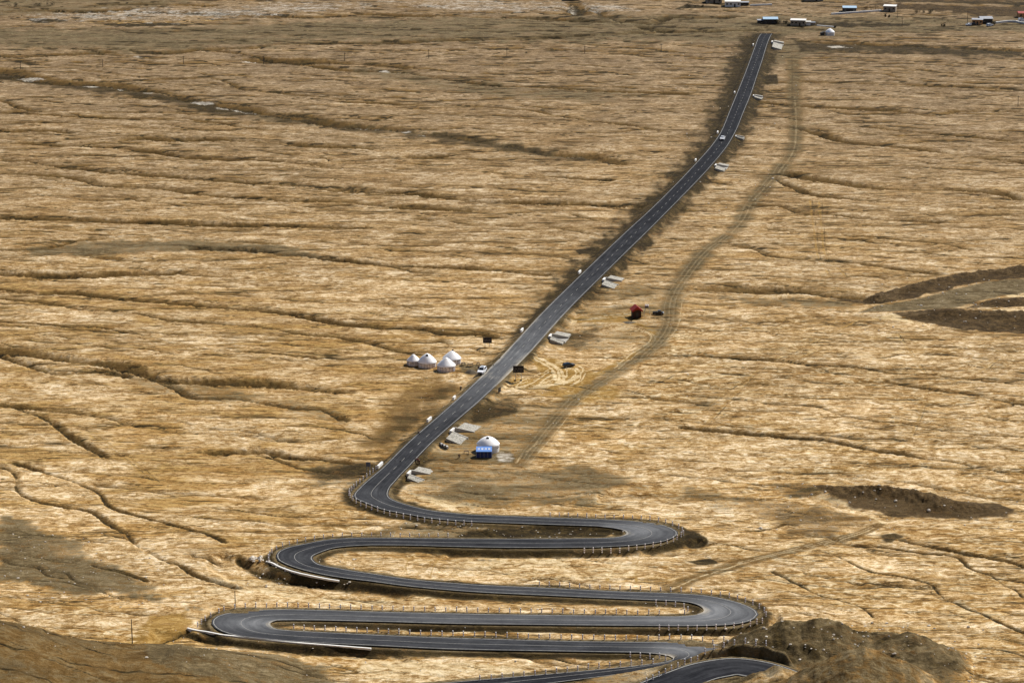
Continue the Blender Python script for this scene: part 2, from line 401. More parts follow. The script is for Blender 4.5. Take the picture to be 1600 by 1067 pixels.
# patches ----------------------------------------------------------------
NOI = fbm(Xg / 9, Yg / 14, 101, 4, .6)
def poly(arr, pts, soft, strength=1.0, ns=1.7):
    """soft-edged patch of soil colour, some with bank shade painted in; points in the traced map, softness in its units"""
    pts = np.array(pts, float)
    x0, x1 = pts[:, 0].min() - soft * 3, pts[:, 0].max() + soft * 3
    y0, y1 = pts[:, 1].min() - soft * 2, pts[:, 1].max() + soft * 2
    rr = np.where((PYg[:, NC // 2] >= y0) & (PYg[:, NC // 2] <= y1))[0]
    if len(rr) == 0: return
    s1 = slice(rr[0], rr[-1] + 1)
    pxs = PXg[s1]
    cc = np.where((pxs.max(0) >= x0) & (pxs.min(0) <= x1))[0]
    if len(cc) == 0: return
    s2 = slice(cc[0], cc[-1] + 1)
    px = PXg[s1, s2]; py = PYg[s1, s2] * 2.5
    ins = np.zeros(px.shape, bool); dm = np.full(px.shape, 1e9)
    n = len(pts)
    for i in range(n):
        ax, ay = pts[i][0], pts[i][1] * 2.5; bx, by = pts[(i + 1) % n][0], pts[(i + 1) % n][1] * 2.5
        cond = ((ay > py) != (by > py))
        with np.errstate(divide='ignore', invalid='ignore'):
            xi = (bx - ax) * (py - ay) / (by - ay if by != ay else 1e-9) + ax
        ins ^= cond & (px < xi)
        l2 = (bx - ax) ** 2 + (by - ay) ** 2 + 1e-9
        t = np.clip(((px - ax) * (bx - ax) + (py - ay) * (by - ay)) / l2, 0, 1)
        dm = np.minimum(dm, np.hypot(px - ax - t * (bx - ax), py - ay - t * (by - ay)))
    sdist = np.where(ins, dm, -dm) + ns * soft * 1.2 * NOI[s1, s2]
    arr[s1, s2] = np.maximum(arr[s1, s2], strength * sstep(-soft, soft, sdist))

def line(arr, pts, wpx, strength=1.0, soft=0.5, wob=0.6, w2=None):
    """a strip of soil wpx (traced map units, across) wide along a traced line"""
    W3 = PV(catmull(pts, 6), 0.0)
    sc = np.array([(to_px(a + 1, b, c)[0] - to_px(a, b, c)[0]) for a, b, c in W3])
    L_ = np.column_stack([W3[:, :2], sc])
    L_ = resample(L_, step=2.5)
    for k in range(len(L_) - 1):
        a, b = L_[k, :2], L_[k + 1, :2]
        f = k / max(1, len(L_) - 2)
        hw = 0.5 * (wpx if w2 is None else wpx + (w2 - wpx) * f) / L_[k, 2]
        m = hw * 2 + 1.5
        win = window(min(a[0], b[0]) - m, max(a[0], b[0]) + m, min(a[1], b[1]) - m, max(a[1], b[1]) + m)
        if win is None: continue
        X_, Y_ = Xg[win], Yg[win]
        d = b - a; l2 = d @ d + 1e-9
        t = np.clip(((X_ - a[0]) * d[0] + (Y_ - a[1]) * d[1]) / l2, 0, 1)
        dist = np.hypot(X_ - (a[0] + t * d[0]), Y_ - (a[1] + t * d[1])) + wob * hw * NOI[win]
        v = strength * (1 - sstep(hw * (1 - soft), hw * (1 + soft), dist))
        arr[win] = np.maximum(arr[win], v)

# --- grey gravel flats
poly(gravel, [(0,804),(50,814),(100,838),(143,851),(150,878),(213,898),(233,911),(253,941),(300,948),(280,951),(240,941),(200,928),(127,931),(50,918),(-20,898)], 20, .80)
poly(gravel, [(30,390),(90,385),(160,374),(330,376),(440,382),(533,408),(440,398),(330,391),(150,398),(60,400)], 10, .75)
poly(gravel, [(150,560),(250,590),(330,600),(520,640),(560,670),(430,640),(300,625),(200,600)], 12, .45)
poly(gravel, [(1340,488),(1370,477),(1420,470),(1480,455),(1540,440),(1640,433),(1800,412),(1860,420),(1780,436),(1640,452),(1560,464),(1500,480),(1460,486),(1400,488)], 5, 1.0, .5)
poly(gravel, [(780,735),(900,725),(1000,745),(960,775),(840,780),(700,785),(640,775),(700,760)], 14, .7)
poly(gravel, [(770,700),(800,705),(805,722),(775,722),(740,719),(735,712)], 5, .9)
poly(salt, [(772,704),(800,708),(802,720),(778,721)], 5, .55)
poly(gravel, [(712,566),(770,572),(775,578),(722,580)], 4, .8)
poly(gravel, [(280,1006),(330,1010),(430,1020),(500,1040),(520,1070),(400,1090),(250,1080),(200,1020)], 18, .85)
poly(brown, [(-80,962),(40,975),(110,998),(190,1006),(300,1020),(420,1110),(-80,1130)], 8, .78, .6)
poly(gravel, [(-80,975),(40,985),(110,1005),(190,1012),(300,1024),(420,1110),(-80,1130)], 20, .46)
for _k in range(16): line(dark, [(-30 + _k * 26, 985 + _k * 6 + 40), (20 + _k * 26, 1000 + _k * 6 + 42), (80 + _k * 26, 1030 + _k * 5 + 44)], 2.0, .34, .6, 1.2)
poly(earth, [(-80,968),(40,980),(110,1002),(190,1010),(280,1030),(380,1110),(-80,1130)], 12, .26)
poly(gravel, [(1120,100),(1200,68),(1260,60),(1330,75),(1250,92),(1150,120)], 12, .7)
poly(gravel, [(1240,55),(1420,44),(1600,40),(1600,46),(1420,50),(1270,60)], 5, .5)
poly(pale, [(850,500),(1100,480),(1320,500),(1640,540),(1640,1080),(1480,1080),(1250,960),(1000,900),(900,780),(1000,700),(860,640)], 70, .30)
poly(ochre, [(-60,440),(300,430),(620,470),(700,600),(560,720),(520,820),(300,880),(200,820),(-60,760)], 70, .30)
poly(pale, [(300,880),(520,780),(700,800),(720,1080),(560,1080),(300,960)], 40, .28)
poly(gravel, [(640,700),(700,645),(770,612),(840,625),(890,640),(850,690),(815,740),(940,735),(1010,755),(900,792),(740,792),(630,775)], 24, .52)
poly(gravel, [(850,505),(960,470),(1060,440),(1090,440),(1040,520),(960,545),(880,545)], 24, .42)
# --- dark scrub, plus shade painted on the banks below the kerb walls
poly(dark, [(1060,640),(1120,600),(1130,640)], 8, .2)
poly(dark, [(630,640),(690,600),(720,600),(660,660),(610,690),(580,690)], 16, .42)
poly(brown, [(600,620),(690,590),(720,600),(660,660),(600,700),(560,700)], 20, .6)
poly(dark, [(720,640),(790,620),(830,630),(800,650),(740,660)], 10, .6)
poly(gravel, [(700,650),(830,655),(850,675),(760,690),(700,690)], 12, .55)
poly(dark, [(860,520),(930,510),(940,530),(900,545),(860,540)], 12, .5)
poly(gravel, [(900,450),(1000,440),(1060,450),(1000,470),(900,475)], 14, .45)
poly(dark, [(480,735),(560,720),(600,725),(560,755),(500,755)], 14, .55)
poly(gravel, [(470,735),(560,715),(600,725),(560,765),(490,760)], 14, .6)
poly(dark, [(745,828),(830,822),(960,824),(975,833),(940,840),(830,842),(700,840)], 8, .85)
poly(dark, [(372,872),(390,880),(420,892),(450,898),(500,902),(540,908),(556,912),(540,918),(490,913),(440,906),(400,895),(380,886)], 5, .62)  # paints the shade of the fill slope facing the viewer
poly(dark, [(280,990),(300,986),(340,996),(400,1004),(470,1010),(560,1017),(640,1022),(560,1024),(450,1018),(350,1008)], 6, .42)  # bank shade painted below the long kerb wall
poly(gravel, [(640,815),(780,818),(860,822),(700,840),(560,838)], 8, .7)
poly(pale, [(810,837),(850,833),(920,835),(920,840),(820,841)], 5, .6)
poly(dark, [(1190,755),(1240,752),(1300,760),(1420,762),(1450,770),(1470,780),(1560,787),(1582,795),(1570,808),(1480,808),(1400,808),(1330,790),(1240,778)], 12, .35)
poly(earth, [(1260,758),(1300,760),(1420,762),(1450,770),(1470,780),(1560,787),(1582,795),(1570,808),(1480,808),(1400,808),(1330,792)], 8, .85)
poly(earth, [(1150,780),(1250,785),(1330,800),(1365,815),(1300,838),(1230,840),(1200,815),(1160,800)], 16, .48)
poly(gravel, [(1066,755),(1110,765),(1180,780),(1140,800),(1060,775)], 12, .5)
poly(dark, [(1065,825),(1090,830),(1105,845),(1080,850),(1055,845)], 6, .8)
poly(dark, [(1070,877),(1115,871),(1123,879),(1090,882)], 4, .8)
poly(dark, [(1370,835),(1400,833),(1415,838),(1385,849)], 5, .6)
poly(dark, [(1188,117),(1213,116),(1216,128),(1200,132),(1190,128)], 4, .9, .4)
poly(dark, [(895,388),(935,385),(945,393),(905,397)], 4, .9)
poly(dark, [(1000,332),(1060,300),(1090,290),(1030,345),(990,352)], 10, .7)
poly(dark, [(1240,64),(1320,66),(1420,70),(1600,80),(1600,90),(1400,84),(1250,78)], 10, .5)
poly(dark, [(1070,8),(1100,9),(1120,12),(1060,13)], 4, .8)
poly(dark, [(1170,38),(1300,36),(1420,38),(1420,41),(1300,42),(1180,41)], 4, .75)
# --- top-right slopes, salt flats on the top left
poly(earth, [(1370,4),(1480,9),(1640,12),(1640,28),(1540,24),(1470,18),(1380,10)], 6, .95)
poly(earth, [(1300,-4),(1640,-6),(1640,4),(1500,5),(1380,3)], 6, .6)
poly(dark, [(1370,6),(1480,9),(1560,12),(1500,17),(1440,14),(1380,9)], 3, .85)
poly(dark, [(1480,14),(1560,15),(1640,20),(1640,27),(1560,24),(1490,19)], 3, .9)
poly(dark, [(1395,0),(1520,1),(1640,6),(1640,9),(1500,5),(1400,4)], 3, .7)
poly(pale, [(1560,-2),(1640,-2),(1640,4),(1580,3)], 3, .5)
poly(salt, [(120,18),(300,12),(480,2),(620,3),(560,12),(440,24),(260,34),(60,34),(20,26)], 16, .46)
poly(salt, [(620,2),(720,-3),(900,6),(900,16),(760,20),(640,12)], 12, .46)
poly(salt, [(900,4),(980,10),(1010,18),(930,18)], 5, .5)
poly(gravel, [(-50,-10),(400,-10),(250,10),(100,22),(-50,30)], 12, .6)
poly(gravel, [(-60,42),(200,44),(500,30),(1000,22),(1640,26),(1640,50),(1250,50),(1150,70),(1000,66),(500,66),(200,84),(-60,72)], 20, .72)
poly(ochre, [(160,30),(280,30),(400,28),(330,36),(200,42),(60,42)], 8, .42)
poly(dark, [(40,30),(90,30),(110,33),(60,36)], 4, .8)
poly(dark, [(160,38),(250,36),(300,40),(200,43)], 4, .8)
# --- stream with salt crust
poly(gravel, [(0,112),(100,130),(200,138),(300,155),(430,180),(533,192),(640,205),(760,215),(860,235),(950,252),(860,245),(720,224),(600,208),(450,192),(330,175),(230,150),(100,136),(0,122)], 12, .75)
poly(gravel, [(533,103),(620,108),(700,122),(800,133),(950,140),(1066,148),(900,160),(760,150),(640,130),(560,118)], 14, .6)
poly(dark, [(-10,112),(100,128),(200,136),(300,152),(430,177),(533,190),(640,203),(760,215),(860,235),(960,254),(860,247),(720,228),(600,210),(450,195),(330,178),(230,154),(100,140),(-10,124)], 10, .45)
for a, b, c, d_ in [(50,121,60,4),(140,135,26,2.5),(178,136,24,2.5),(235,146,30,4),(315,159,50,5),(370,171,60,6),(560,198,60,3),(620,203,40,3),(660,211,30,2.5),(950,254,26,3),(600,112,50,3.5),(216,89,24,2.5),(335,89,20,2),(400,97,40,3),(1336,68,14,1.5),(1310,74,50,3)]:
    poly(salt, [(a - c / 2, b - d_ * .3), (a, b - d_ / 2), (a + c / 2, b + d_ / 3), (a, b + d_ / 2)], 4.5, .8, 1.6)
# --- right-hand cutting
poly(earth, [(1300,466),(1345,464),(1400,453),(1450,441),(1500,431),(1540,423),(1640,416),(1760,402),(1840,404),(1760,418),(1640,432),(1540,438),(1480,453),(1420,468),(1350,476)], 5, .95)
poly(earth, [(1395,489),(1470,487),(1540,489),(1640,493),(1740,498),(1800,510),(1720,526),(1640,524),(1560,520),(1480,511),(1430,501)], 5, 1.0)
poly(earth, [(1500,484),(1530,474),(1560,468),(1640,462),(1720,456),(1770,462),(1700,474),(1640,478),(1560,480)], 4, .95)
poly(dark, [(1400,460),(1450,448),(1500,438),(1540,430),(1640,423),(1760,408),(1640,431),(1540,437),(1480,452),(1420,467)], 6, .6)
poly(dark, [(1420,497),(1470,492),(1540,495),(1640,500),(1740,508),(1640,520),(1560,516),(1480,508)], 6, .6)
poly(pale, [(1400,478),(1480,462),(1560,450),(1640,440),(1760,426),(1640,446),(1560,458),(1480,472)], 6, .42)
poly(pale, [(1360,496),(1395,492),(1420,502),(1480,516),(1440,508)], 4, .95)
poly(pale, [(1565,460),(1620,455),(1620,466),(1575,466)], 4, .75)
poly(pale, [(1540,486),(1620,482),(1620,490),(1570,489)], 4, .7)
poly(gravel, [(1100,462),(1250,466),(1330,470),(1350,485),(1280,482),(1150,475)], 10, .55)
def ridge(pts, h, wm, power=1.0):
    global Z
    L_ = resample(PV(catmull(pts, 6), 0.0), step=2.5)[:, :2]
    acc = np.zeros_like(Z)
    n = len(L_)
    for k in range(n - 1):
        a, b = L_[k], L_[k + 1]; m = wm * 2.2
        e = min(1.0, (k + 1) / 8.0, (n - 1 - k) / 8.0)
        win = window(min(a[0], b[0]) - m, max(a[0], b[0]) + m, min(a[1], b[1]) - m, max(a[1], b[1]) + m)
        if win is None: continue
        X_, Y_ = Xg[win], Yg[win]; d = b - a
        t = np.clip(((X_ - a[0]) * d[0] + (Y_ - a[1]) * d[1]) / (d @ d), 0, 1)
        dist = np.hypot(X_ - (a[0] + t * d[0]), Y_ - (a[1] + t * d[1]))
        acc[win] = np.maximum(acc[win], h * e * (1 + .6 * NOI[win] + .6 * FN[win]) * np.exp(-(dist / wm) ** 2))
    Z += acc
ridge([(1345,467),(1400,457),(1470,440),(1530,428),(1640,419),(1780,404)], 1.3, 4.0)
ridge([(1400,492),(1480,492),(1560,494),(1660,500),(1760,510)], 1.5, 6.0)
ridge([(1530,474),(1660,466)], 1.0, 4.0)
ridge([(1250,762),(1330,772),(1420,778),(1470,792),(1560,797)], 2.4, 5.0)
ridge([(1180,795),(1260,800),(1340,812)], 1.2, 6.0)
ridge([(860,800-8),(900,786),(960,765),(995,752)], 1.4, 4.0)
# --- dirt tracks
TR = [(1240,88),(1241,110),(1241,150),(1243,200),(1239,235),(1215,270),(1172,318),(1165,335),(1150,355),(1100,395),(1070,430),(1047,470),(1042,510),(1015,545),(965,580),(895,625),(845,680),(810,725)]
line(gravel, TR, 22, .66, .7, .6, 36)
line(brown, TR, 24, .50, .7, .6, 38)
line(dark, [(x - 3, y) for x, y in TR], 3, .24, .6, .9, 5)
line(dark, [(x + 4, y) for x, y in TR[3:]], 3, .22, .6, .9, 5)
line(pale, [(x + 1, y) for x, y in TR[2:]], 3, .55, .5, .9, 4)
line(pale, [(x - 7, y) for x, y in TR[4:]], 2.4, .5, .5, .9, 3.5)
line(pale, [(x + 15 + 4 * math.sin(y * .03), y) for x, y in TR[11:]], 2.2, .5, .5, .9, 3.0)
line(dark, [(x + 11, y) for x, y in TR[9:]], 2, .2, .6, .9, 3)
line(pale, [(x + 8, y) for x, y in TR[4:]], 2.4, .5, .5, .9, 3.5)
line(gravel, [(1200,60),(1225,52),(1290,46),(1420,44),(1600,44)], 26, .8, .6, .6, 60)
line(pale, [(x + 5, y) for x, y in TR[10:]], 3, .45, .5, .8)
line(pale, [(x - 4, y) for x, y in TR[8:]], 2.5, .35, .5, .8)
DT = [(1375,820),(1350,831),(1230,861),(1150,881),(1090,902),(1050,919)]
line(brown, DT, 20, .62, .4, .5, 38)
line(gravel, DT, 16, .40, .6, .6, 30)
line(dark, [(x, y + 5) for x, y in DT], 3, .35, .6, .9, 5)
line(dark, [(x, y - 4) for x, y in DT], 2.5, .28, .6, .9, 4)
line(pale, [(x, y + 1) for x, y in DT], 3, .6, .5, .9, 5)
line(pale, [(x, y - 2) for x, y in DT[:4]], 2, .55, .5, .9, 4)
line(pale, [(1285,778),(1320,786),(1345,800),(1380,818)], 10, .7, .6, .8)
poly(ochre, [(820,556),(870,565),(930,580),(930,600),(860,608),(800,604),(790,595),(850,590)], 12, .9)
poly(pale, [(845,566),(875,575),(890,590),(870,603),(825,605),(850,590),(868,585)], 7, .38)
poly(pale, [(780,604),(850,600),(905,588),(912,578),(905,595),(860,606),(800,609)], 5, .45)
line(pale, [(868,499),(930,497),(985,492)], 5, .6, .6, .8)
line(ochre, [(862,500),(930,500),(990,505),(1025,522),(1018,540),(985,556),(940,582),(900,600)], 12, .9, .6, .7)
poly(ochre, [(865,497),(900,495),(1000,488),(1010,498),(960,505),(900,503)], 8, .8)
poly(ochre, [(930,600),(980,605),(960,625),(880,625),(840,612)], 12, .7)
for pts, wd, stg in [
 ([(821,553),(838,563),(855,572),(866,582),(868,594)], 3, .85), ([(824,552),(845,562),(868,573),(880,584),(880,598)], 3, .9),
 ([(830,553),(856,567),(872,580),(872,596),(850,604)], 2.2, .8), ([(776,606),(810,607),(845,604),(880,597),(905,588)], 5, .9),
 ([(800,606),(830,600),(845,590),(858,580)], 2, .8), ([(840,604),(850,594),(862,586)], 1.6, .75), ([(815,600),(826,596),(838,594)], 2, .6),
 ([(895,600),(906,592),(907,582),(900,576)], 1.6, .8), ([(880,596),(897,590),(912,578),(905,572)], 1.5, .7), ([(860,602),(885,596),(900,584)], 1.8, .8),
 ([(870,498),(900,500),(940,494),(985,489)], 2.5, .7), ([(880,500),(930,504),(985,511),(1012,519),(1018,526),(1010,538),(985,553),(960,575)], 1.6, .65),
 ([(930,507),(985,515),(1020,522),(1024,530),(1015,540),(990,556),(965,577)], 1.6, .65), ([(1040,530),(1070,522),(1120,512)], 1.8, .5), ([(1022,548),(1040,535),(1066,528),(1110,520)], 1.6, .45),
 ([(806,604),(822,592),(848,582),(862,576)], 1.8, .7), ([(850,603),(870,598),(886,586),(884,576)], 2, .8), ([(826,606),(852,598),(866,590),(862,578)], 2, .8), ([(866,600),(890,601),(908,594),(914,583)], 1.8, .7), ([(792,603),(812,596),(836,590)], 2, .6), ([(884,574),(900,580),(896,592),(880,600)], 1.6, .7),
 ([(700,570),(740,573),(775,572)], 3.0, .8), ([(840,690),(830,700),(815,712),(808,722)], 3, .7), ([(905,585),(930,575),(955,570)], 2, .4),
 ([(768,760),(740,742),(800,735)], 6, .35)]:
    line(pale, pts, max(wd * 1.15, 2.2), min(1, stg * 1.35), .4, .35)
for pts in [[(1330,562),(1290,545),(1250,560),(1200,585),(1150,600),(1100,640)], [(1340,500),(1260,540),(1190,575),(1110,655),(1070,690)], [(1265,310),(1272,360),(1278,400),(1295,430)], [(1280,315),(1284,360),(1290,400),(1320,430)],
            [(1400,520),(1430,560),(1450,590)], [(1560,560),(1530,580),(1480,600)], [(1420,690),(1440,640),(1450,600)], [(1100,560),(1060,580),(1000,610)], [(140,680),(200,720),(235,750)], [(150,680),(212,722),(245,752)]]:
    line(ochre, pts, 4, .5, .6, 1.0)
    line(dark, [(x + 4, y + 1.0) for x, y in pts], 2.0, .38, .6, 1.2)
# pale rill fans between the loops of the road
for x0 in range(640, 1000, 22):
    line(ochre, [(x0 + 10, 868 + 4 * math.sin(x0)), (x0 + 2 - 8 * math.sin(x0 * .7), 882), (x0 - 10 + 12 * math.sin(x0 * 1.3), 898 + (x0 - 640) * .03)], 4, .55, .6, 1.0)
poly(pale, [(700,868),(800,870),(960,865),(1010,880),(1040,905),(900,908),(760,905),(700,895)], 14, .45)
poly(pale, [(300,900),(420,895),(520,920),(600,925),(700,935),(640,945),(480,942),(330,942)], 12, .45)
poly(pale, [(690,1003),(1120,985),(1130,992),(1000,999),(760,994)], 5, .0)
poly(pale, [(620,985),(800,988),(1000,992),(1110,990),(1120,984),(1000,986),(760,982),(600,980)], 5, .7)
poly(ochre, [(640,986),(760,982),(900,977),(1066,976),(1066,986),(800,986)], 5, .8)
poly(pale, [(560,1025),(700,1030),(860,1040),(900,1045),(760,1058),(560,1066)], 12, .5)
poly(ochre, [(230,960),(290,955),(300,975),(270,1000),(200,1003)], 8, .75)
poly(pale, [(640,770),(700,780),(760,790),(700,795),(650,785)], 8, .6)
poly(pale, [(0,950),(100,945),(270,955),(220,1000),(110,995),(30,970)], 14, .35)
line(gravel, [(1200,8),(1230,11),(1246,18),(1300,27),(1380,33),(1430,40)], 8, .7, .6, .6, 12)
line(dark, [(1225,18),(1300,30),(1380,36),(1420,40)], 4, .6, .6, .8, 5)
line(dark, [(1440,22),(1480,33),(1510,40)], 3, .5, .6, .8)
poly(pale, [(590,0),(640,0),(640,1),(590,1)], 3, .2)

# ------------------------------------------------------------------ press the ground to the road
dep_ = np.zeros_like(Z)
poly(dep_, [(350,866),(400,880),(440,898),(520,905),(600,914),(640,930),(560,945),(440,930),(360,905),(320,880)], 10, 1.3, .5)
poly(dep_, [(240,985),(300,992),(400,1004),(520,1012),(620,1018),(640,1032),(480,1030),(330,1012),(230,1005)], 8, .7, .5)
poly(dep_, [(700,858),(900,860),(1000,862),(1060,850),(1090,842),(1110,850),(1050,868),(850,872),(700,868)], 6, 1.2, .5)
poly(dep_, [(1000,982),(1120,982),(1190,972),(1215,962),(1225,975),(1150,992),(1000,990),(800,984),(640,980),(640,984)], 6, 1.3, .5)
Z -= dep_
RD = np.full(Z.shape, 1e9); RZ = np.zeros_like(Z)
def road_field(Lp, Rp, m=24.0):
    C = 0.5 * (Lp + Rp); hw = 0.5 * np.linalg.norm((Rp - Lp)[:, :2], axis=1)
    t = np.gradient(C[:, :2], axis=0); t /= np.linalg.norm(t, axis=1, keepdims=True) + 1e-9
    nn = np.stack([-t[:, 1], t[:, 0]], 1)
    hw = np.abs(((Rp - Lp)[:, :2] * nn).sum(1)) * 0.5
    for k in range(len(C) - 1):
        a, b = C[k], C[k + 1]; mm = m + hw[k]
        win = window(min(a[0], b[0]) - mm, max(a[0], b[0]) + mm, min(a[1], b[1]) - mm, max(a[1], b[1]) + mm)
        if win is None: continue
        X_, Y_ = Xg[win], Yg[win]; d = (b - a)[:2]
        tt = np.clip(((X_ - a[0]) * d[0] + (Y_ - a[1]) * d[1]) / (d @ d + 1e-9), 0, 1)
        dist = np.hypot(X_ - (a[0] + tt * d[0]), Y_ - (a[1] + tt * d[1])) - (hw[k] + (hw[k + 1] - hw[k]) * tt)
        up = dist < RD[win]
        RD[win] = np.where(up, dist, RD[win]); RZ[win] = np.where(up, a[2] + (b[2] - a[2]) * tt, RZ[win])
road_field(RL, RR)
road_field(R7L, R7R)
near = RD < 40
SH = 1.5
fill_s = np.where(Yg > 745, 0.5, 0.85)
lo = RZ - 0.16 - np.maximum(RD - SH, 0) * fill_s * (1 + .25 * NOI)
hi = RZ - 0.16 + np.maximum(RD - SH, 0) * np.where(Yg < 541, 1.6, np.where(Yg < 600, .72, .85))
Z = np.where(near, np.minimum(np.maximum(Z, lo), hi), Z)
Z = np.where(RD < SH, RZ - 0.16, Z)
# soils beside the road
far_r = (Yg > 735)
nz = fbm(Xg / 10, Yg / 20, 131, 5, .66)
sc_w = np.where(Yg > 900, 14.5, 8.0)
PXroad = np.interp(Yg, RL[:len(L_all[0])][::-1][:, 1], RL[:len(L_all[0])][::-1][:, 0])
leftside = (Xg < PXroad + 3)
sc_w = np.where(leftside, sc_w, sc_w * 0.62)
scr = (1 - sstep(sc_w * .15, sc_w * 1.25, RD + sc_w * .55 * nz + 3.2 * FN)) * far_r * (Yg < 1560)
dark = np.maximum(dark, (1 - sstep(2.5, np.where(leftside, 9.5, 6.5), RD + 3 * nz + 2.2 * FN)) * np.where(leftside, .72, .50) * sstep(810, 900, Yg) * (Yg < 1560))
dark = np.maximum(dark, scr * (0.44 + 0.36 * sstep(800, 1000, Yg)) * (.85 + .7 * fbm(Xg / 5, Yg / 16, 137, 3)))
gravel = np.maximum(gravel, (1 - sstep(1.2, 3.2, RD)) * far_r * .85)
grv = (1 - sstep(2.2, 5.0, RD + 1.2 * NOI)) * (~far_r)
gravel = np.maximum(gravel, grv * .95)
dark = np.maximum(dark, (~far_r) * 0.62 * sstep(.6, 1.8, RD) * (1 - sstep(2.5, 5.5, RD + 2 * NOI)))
pale *= np.where(RD < 1.2, 0.5, 1); ochre *= np.where(RD < 1.2, 0.3, 1)
# dust thrown on the shoulder where the tracks come out
poly(pale, [(818,545),(880,490),(900,485),(870,520),(830,565),(790,605),(770,608)], 8, .6)
poly(pale, [(745,600),(790,550),(800,535),(786,545),(735,598),(700,632)], 5, .6)
# hills' soils
if True:
    for sl_, m_ in ((sl2, mB), (sl3, mC), (sl5, mE)):
        mm = np.clip(m_ * 1.2, 0, 1)
        tuft = fbm(Xg[sl_] / 4, Yg[sl_] / 4, 145, 3, .6); patch = fbm(Xg[sl_] / 12, Yg[sl_] / 9, 147, 3)
        for ch in (pale, ochre, brown): ch[sl_] *= 1 - .9 * mm
        dark[sl_] = np.where(mm > .05, np.maximum(dark[sl_] * (1 - mm), mm * np.clip(.22 + .8 * tuft + .45 * patch, 0, .95)), dark[sl_])
        gravel[sl_] = np.maximum(gravel[sl_], mm * .85)
        brown[sl_] = np.maximum(brown[sl_], mm * np.clip(.3 + patch * 1.2, 0, .9))
    gravel[sl6] = np.maximum(gravel[sl6], np.clip(mF, 0, 1) * .55)
    mm = np.clip(mD * 1.0, 0, 1)
    for ch in (pale, dark, gravel): ch[sl4] *= 1 - mm
    brown[sl4] = np.maximum(brown[sl4] * (1 - mm), mm * np.clip(.55 + .9 * fbm(Xg[sl4] / 2.5, Yg[sl4] / 14, 149, 3), 0, 1))
    ochre[sl4] *= 1 - mm; gravel[sl4] = np.maximum(gravel[sl4], mm * (.50 + .4 * FN[sl4]))
# the mountain foot under the viewpoint
mt = 226.0 - 0.455 * Yg
kk = sstep(505, 470, Yg)
Z = np.where(Yg < 505, np.maximum(Z, Z * (1 - kk) + kk * mt), Z)
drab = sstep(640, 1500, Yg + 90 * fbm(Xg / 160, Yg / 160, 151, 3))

def gz(x, y):
    j = int(np.clip(np.searchsorted(Yc, y) - 1, 0, NR - 2)); ty = (y - Yc[j]) / (Yc[j + 1] - Yc[j])
    def rowz(jj):
        uu = x / span[jj]
        i = int(np.clip(np.searchsorted(U, uu) - 1, 0, NC - 2)); tx = (uu - U[i]) / (U[i + 1] - U[i])
        return Z[jj, i] * (1 - tx) + Z[jj, i + 1] * tx
    return rowz(j) * (1 - ty) + rowz(j + 1) * ty
def G3(px, py):
    x, y, z = P(px, py, gz)
    return x, y, gz(x, y)

# ------------------------------------------------------------------ node helpers
class NB:
    def __init__(s, name):
        s.m = bpy.data.materials.new(name); s.m.use_nodes = True
        s.t = s.m.node_tree; s.n = s.t.nodes; s.b = s.n['Principled BSDF']
        s.b.inputs['Specular IOR Level'].default_value = 0.25
    def L(s, a, b): s.t.links.new(a, b)
    def coord(s, sx=1, sy=1, sz=1, kind='Object', rot=0):
        tc = s.n.new('ShaderNodeTexCoord'); mp = s.n.new('ShaderNodeMapping')
        mp.inputs['Scale'].default_value = (sx, sy, sz); mp.inputs['Rotation'].default_value = (0, 0, rot)
        s.L(tc.outputs[kind], mp.inputs[0]); return mp.outputs[0]
    def noise(s, vec, scale, detail=4, rough=.55, dist=0.0):
        q_ = s.n.new('ShaderNodeTexNoise'); q_.inputs['Scale'].default_value = scale; q_.inputs['Detail'].default_value = detail
        q_.inputs['Roughness'].default_value = rough; q_.inputs['Distortion'].default_value = dist
        s.L(vec, q_.inputs['Vector']); return q_.outputs[0]
    def ramp(s, fac, stops, interp='LINEAR'):
        r = s.n.new('ShaderNodeValToRGB'); r.color_ramp.interpolation = interp
        e = r.color_ramp.elements
        while len(e) < len(stops): e.new(0.5)
        for k, (p, c) in enumerate(stops):
            e[k].position = p; e[k].color = (c, c, c, 1) if isinstance(c, (int, float)) else (*c, 1)
        s.L(fac, r.inputs[0]); return r.outputs[0]
    def math(s, op, a, b=None, clamp=False):
        q_ = s.n.new('ShaderNodeMath'); q_.operation = op; q_.use_clamp = clamp
        for k, v in enumerate((a, b)):
            if v is None: continue
            if isinstance(v, (int, float)): q_.inputs[k].default_value = v
            else: s.L(v, q_.inputs[k])
        return q_.outputs[0]
    def mix(s, fac, a, b, blend='MIX'):
        q_ = s.n.new('ShaderNodeMix'); q_.data_type = 'RGBA'; q_.blend_type = blend
        for sock, v in ((q_.inputs[0], fac), (q_.inputs[6], a), (q_.inputs[7], b)):
            if isinstance(v, (int, float)): sock.default_value = v
            elif isinstance(v, tuple): sock.default_value = (*v, 1)
            else: s.L(v, sock)
        return q_.outputs[2]
    def attr(s, name):
        a = s.n.new('ShaderNodeAttribute'); a.attribute_name = name
        sx = s.n.new('ShaderNodeSeparateColor'); s.L(a.outputs['Color'], sx.inputs[0])
        return sx.outputs[0], sx.outputs[1], sx.outputs[2], a.outputs['Alpha']
    def bump(s, h, strength, dist):
        b = s.n.new('ShaderNodeBump'); b.inputs['Strength'].default_value = strength; b.inputs['Distance'].default_value = dist
        s.L(h, b.inputs['Height']); s.L(b.outputs[0], s.b.inputs['Normal'])
    def color(s, c): 
        if isinstance(c, tuple): s.b.inputs['Base Color'].default_value = (*c, 1)
        else: s.L(c, s.b.inputs['Base Color'])
    def rough(s, v): s.b.inputs['Roughness'].default_value = v

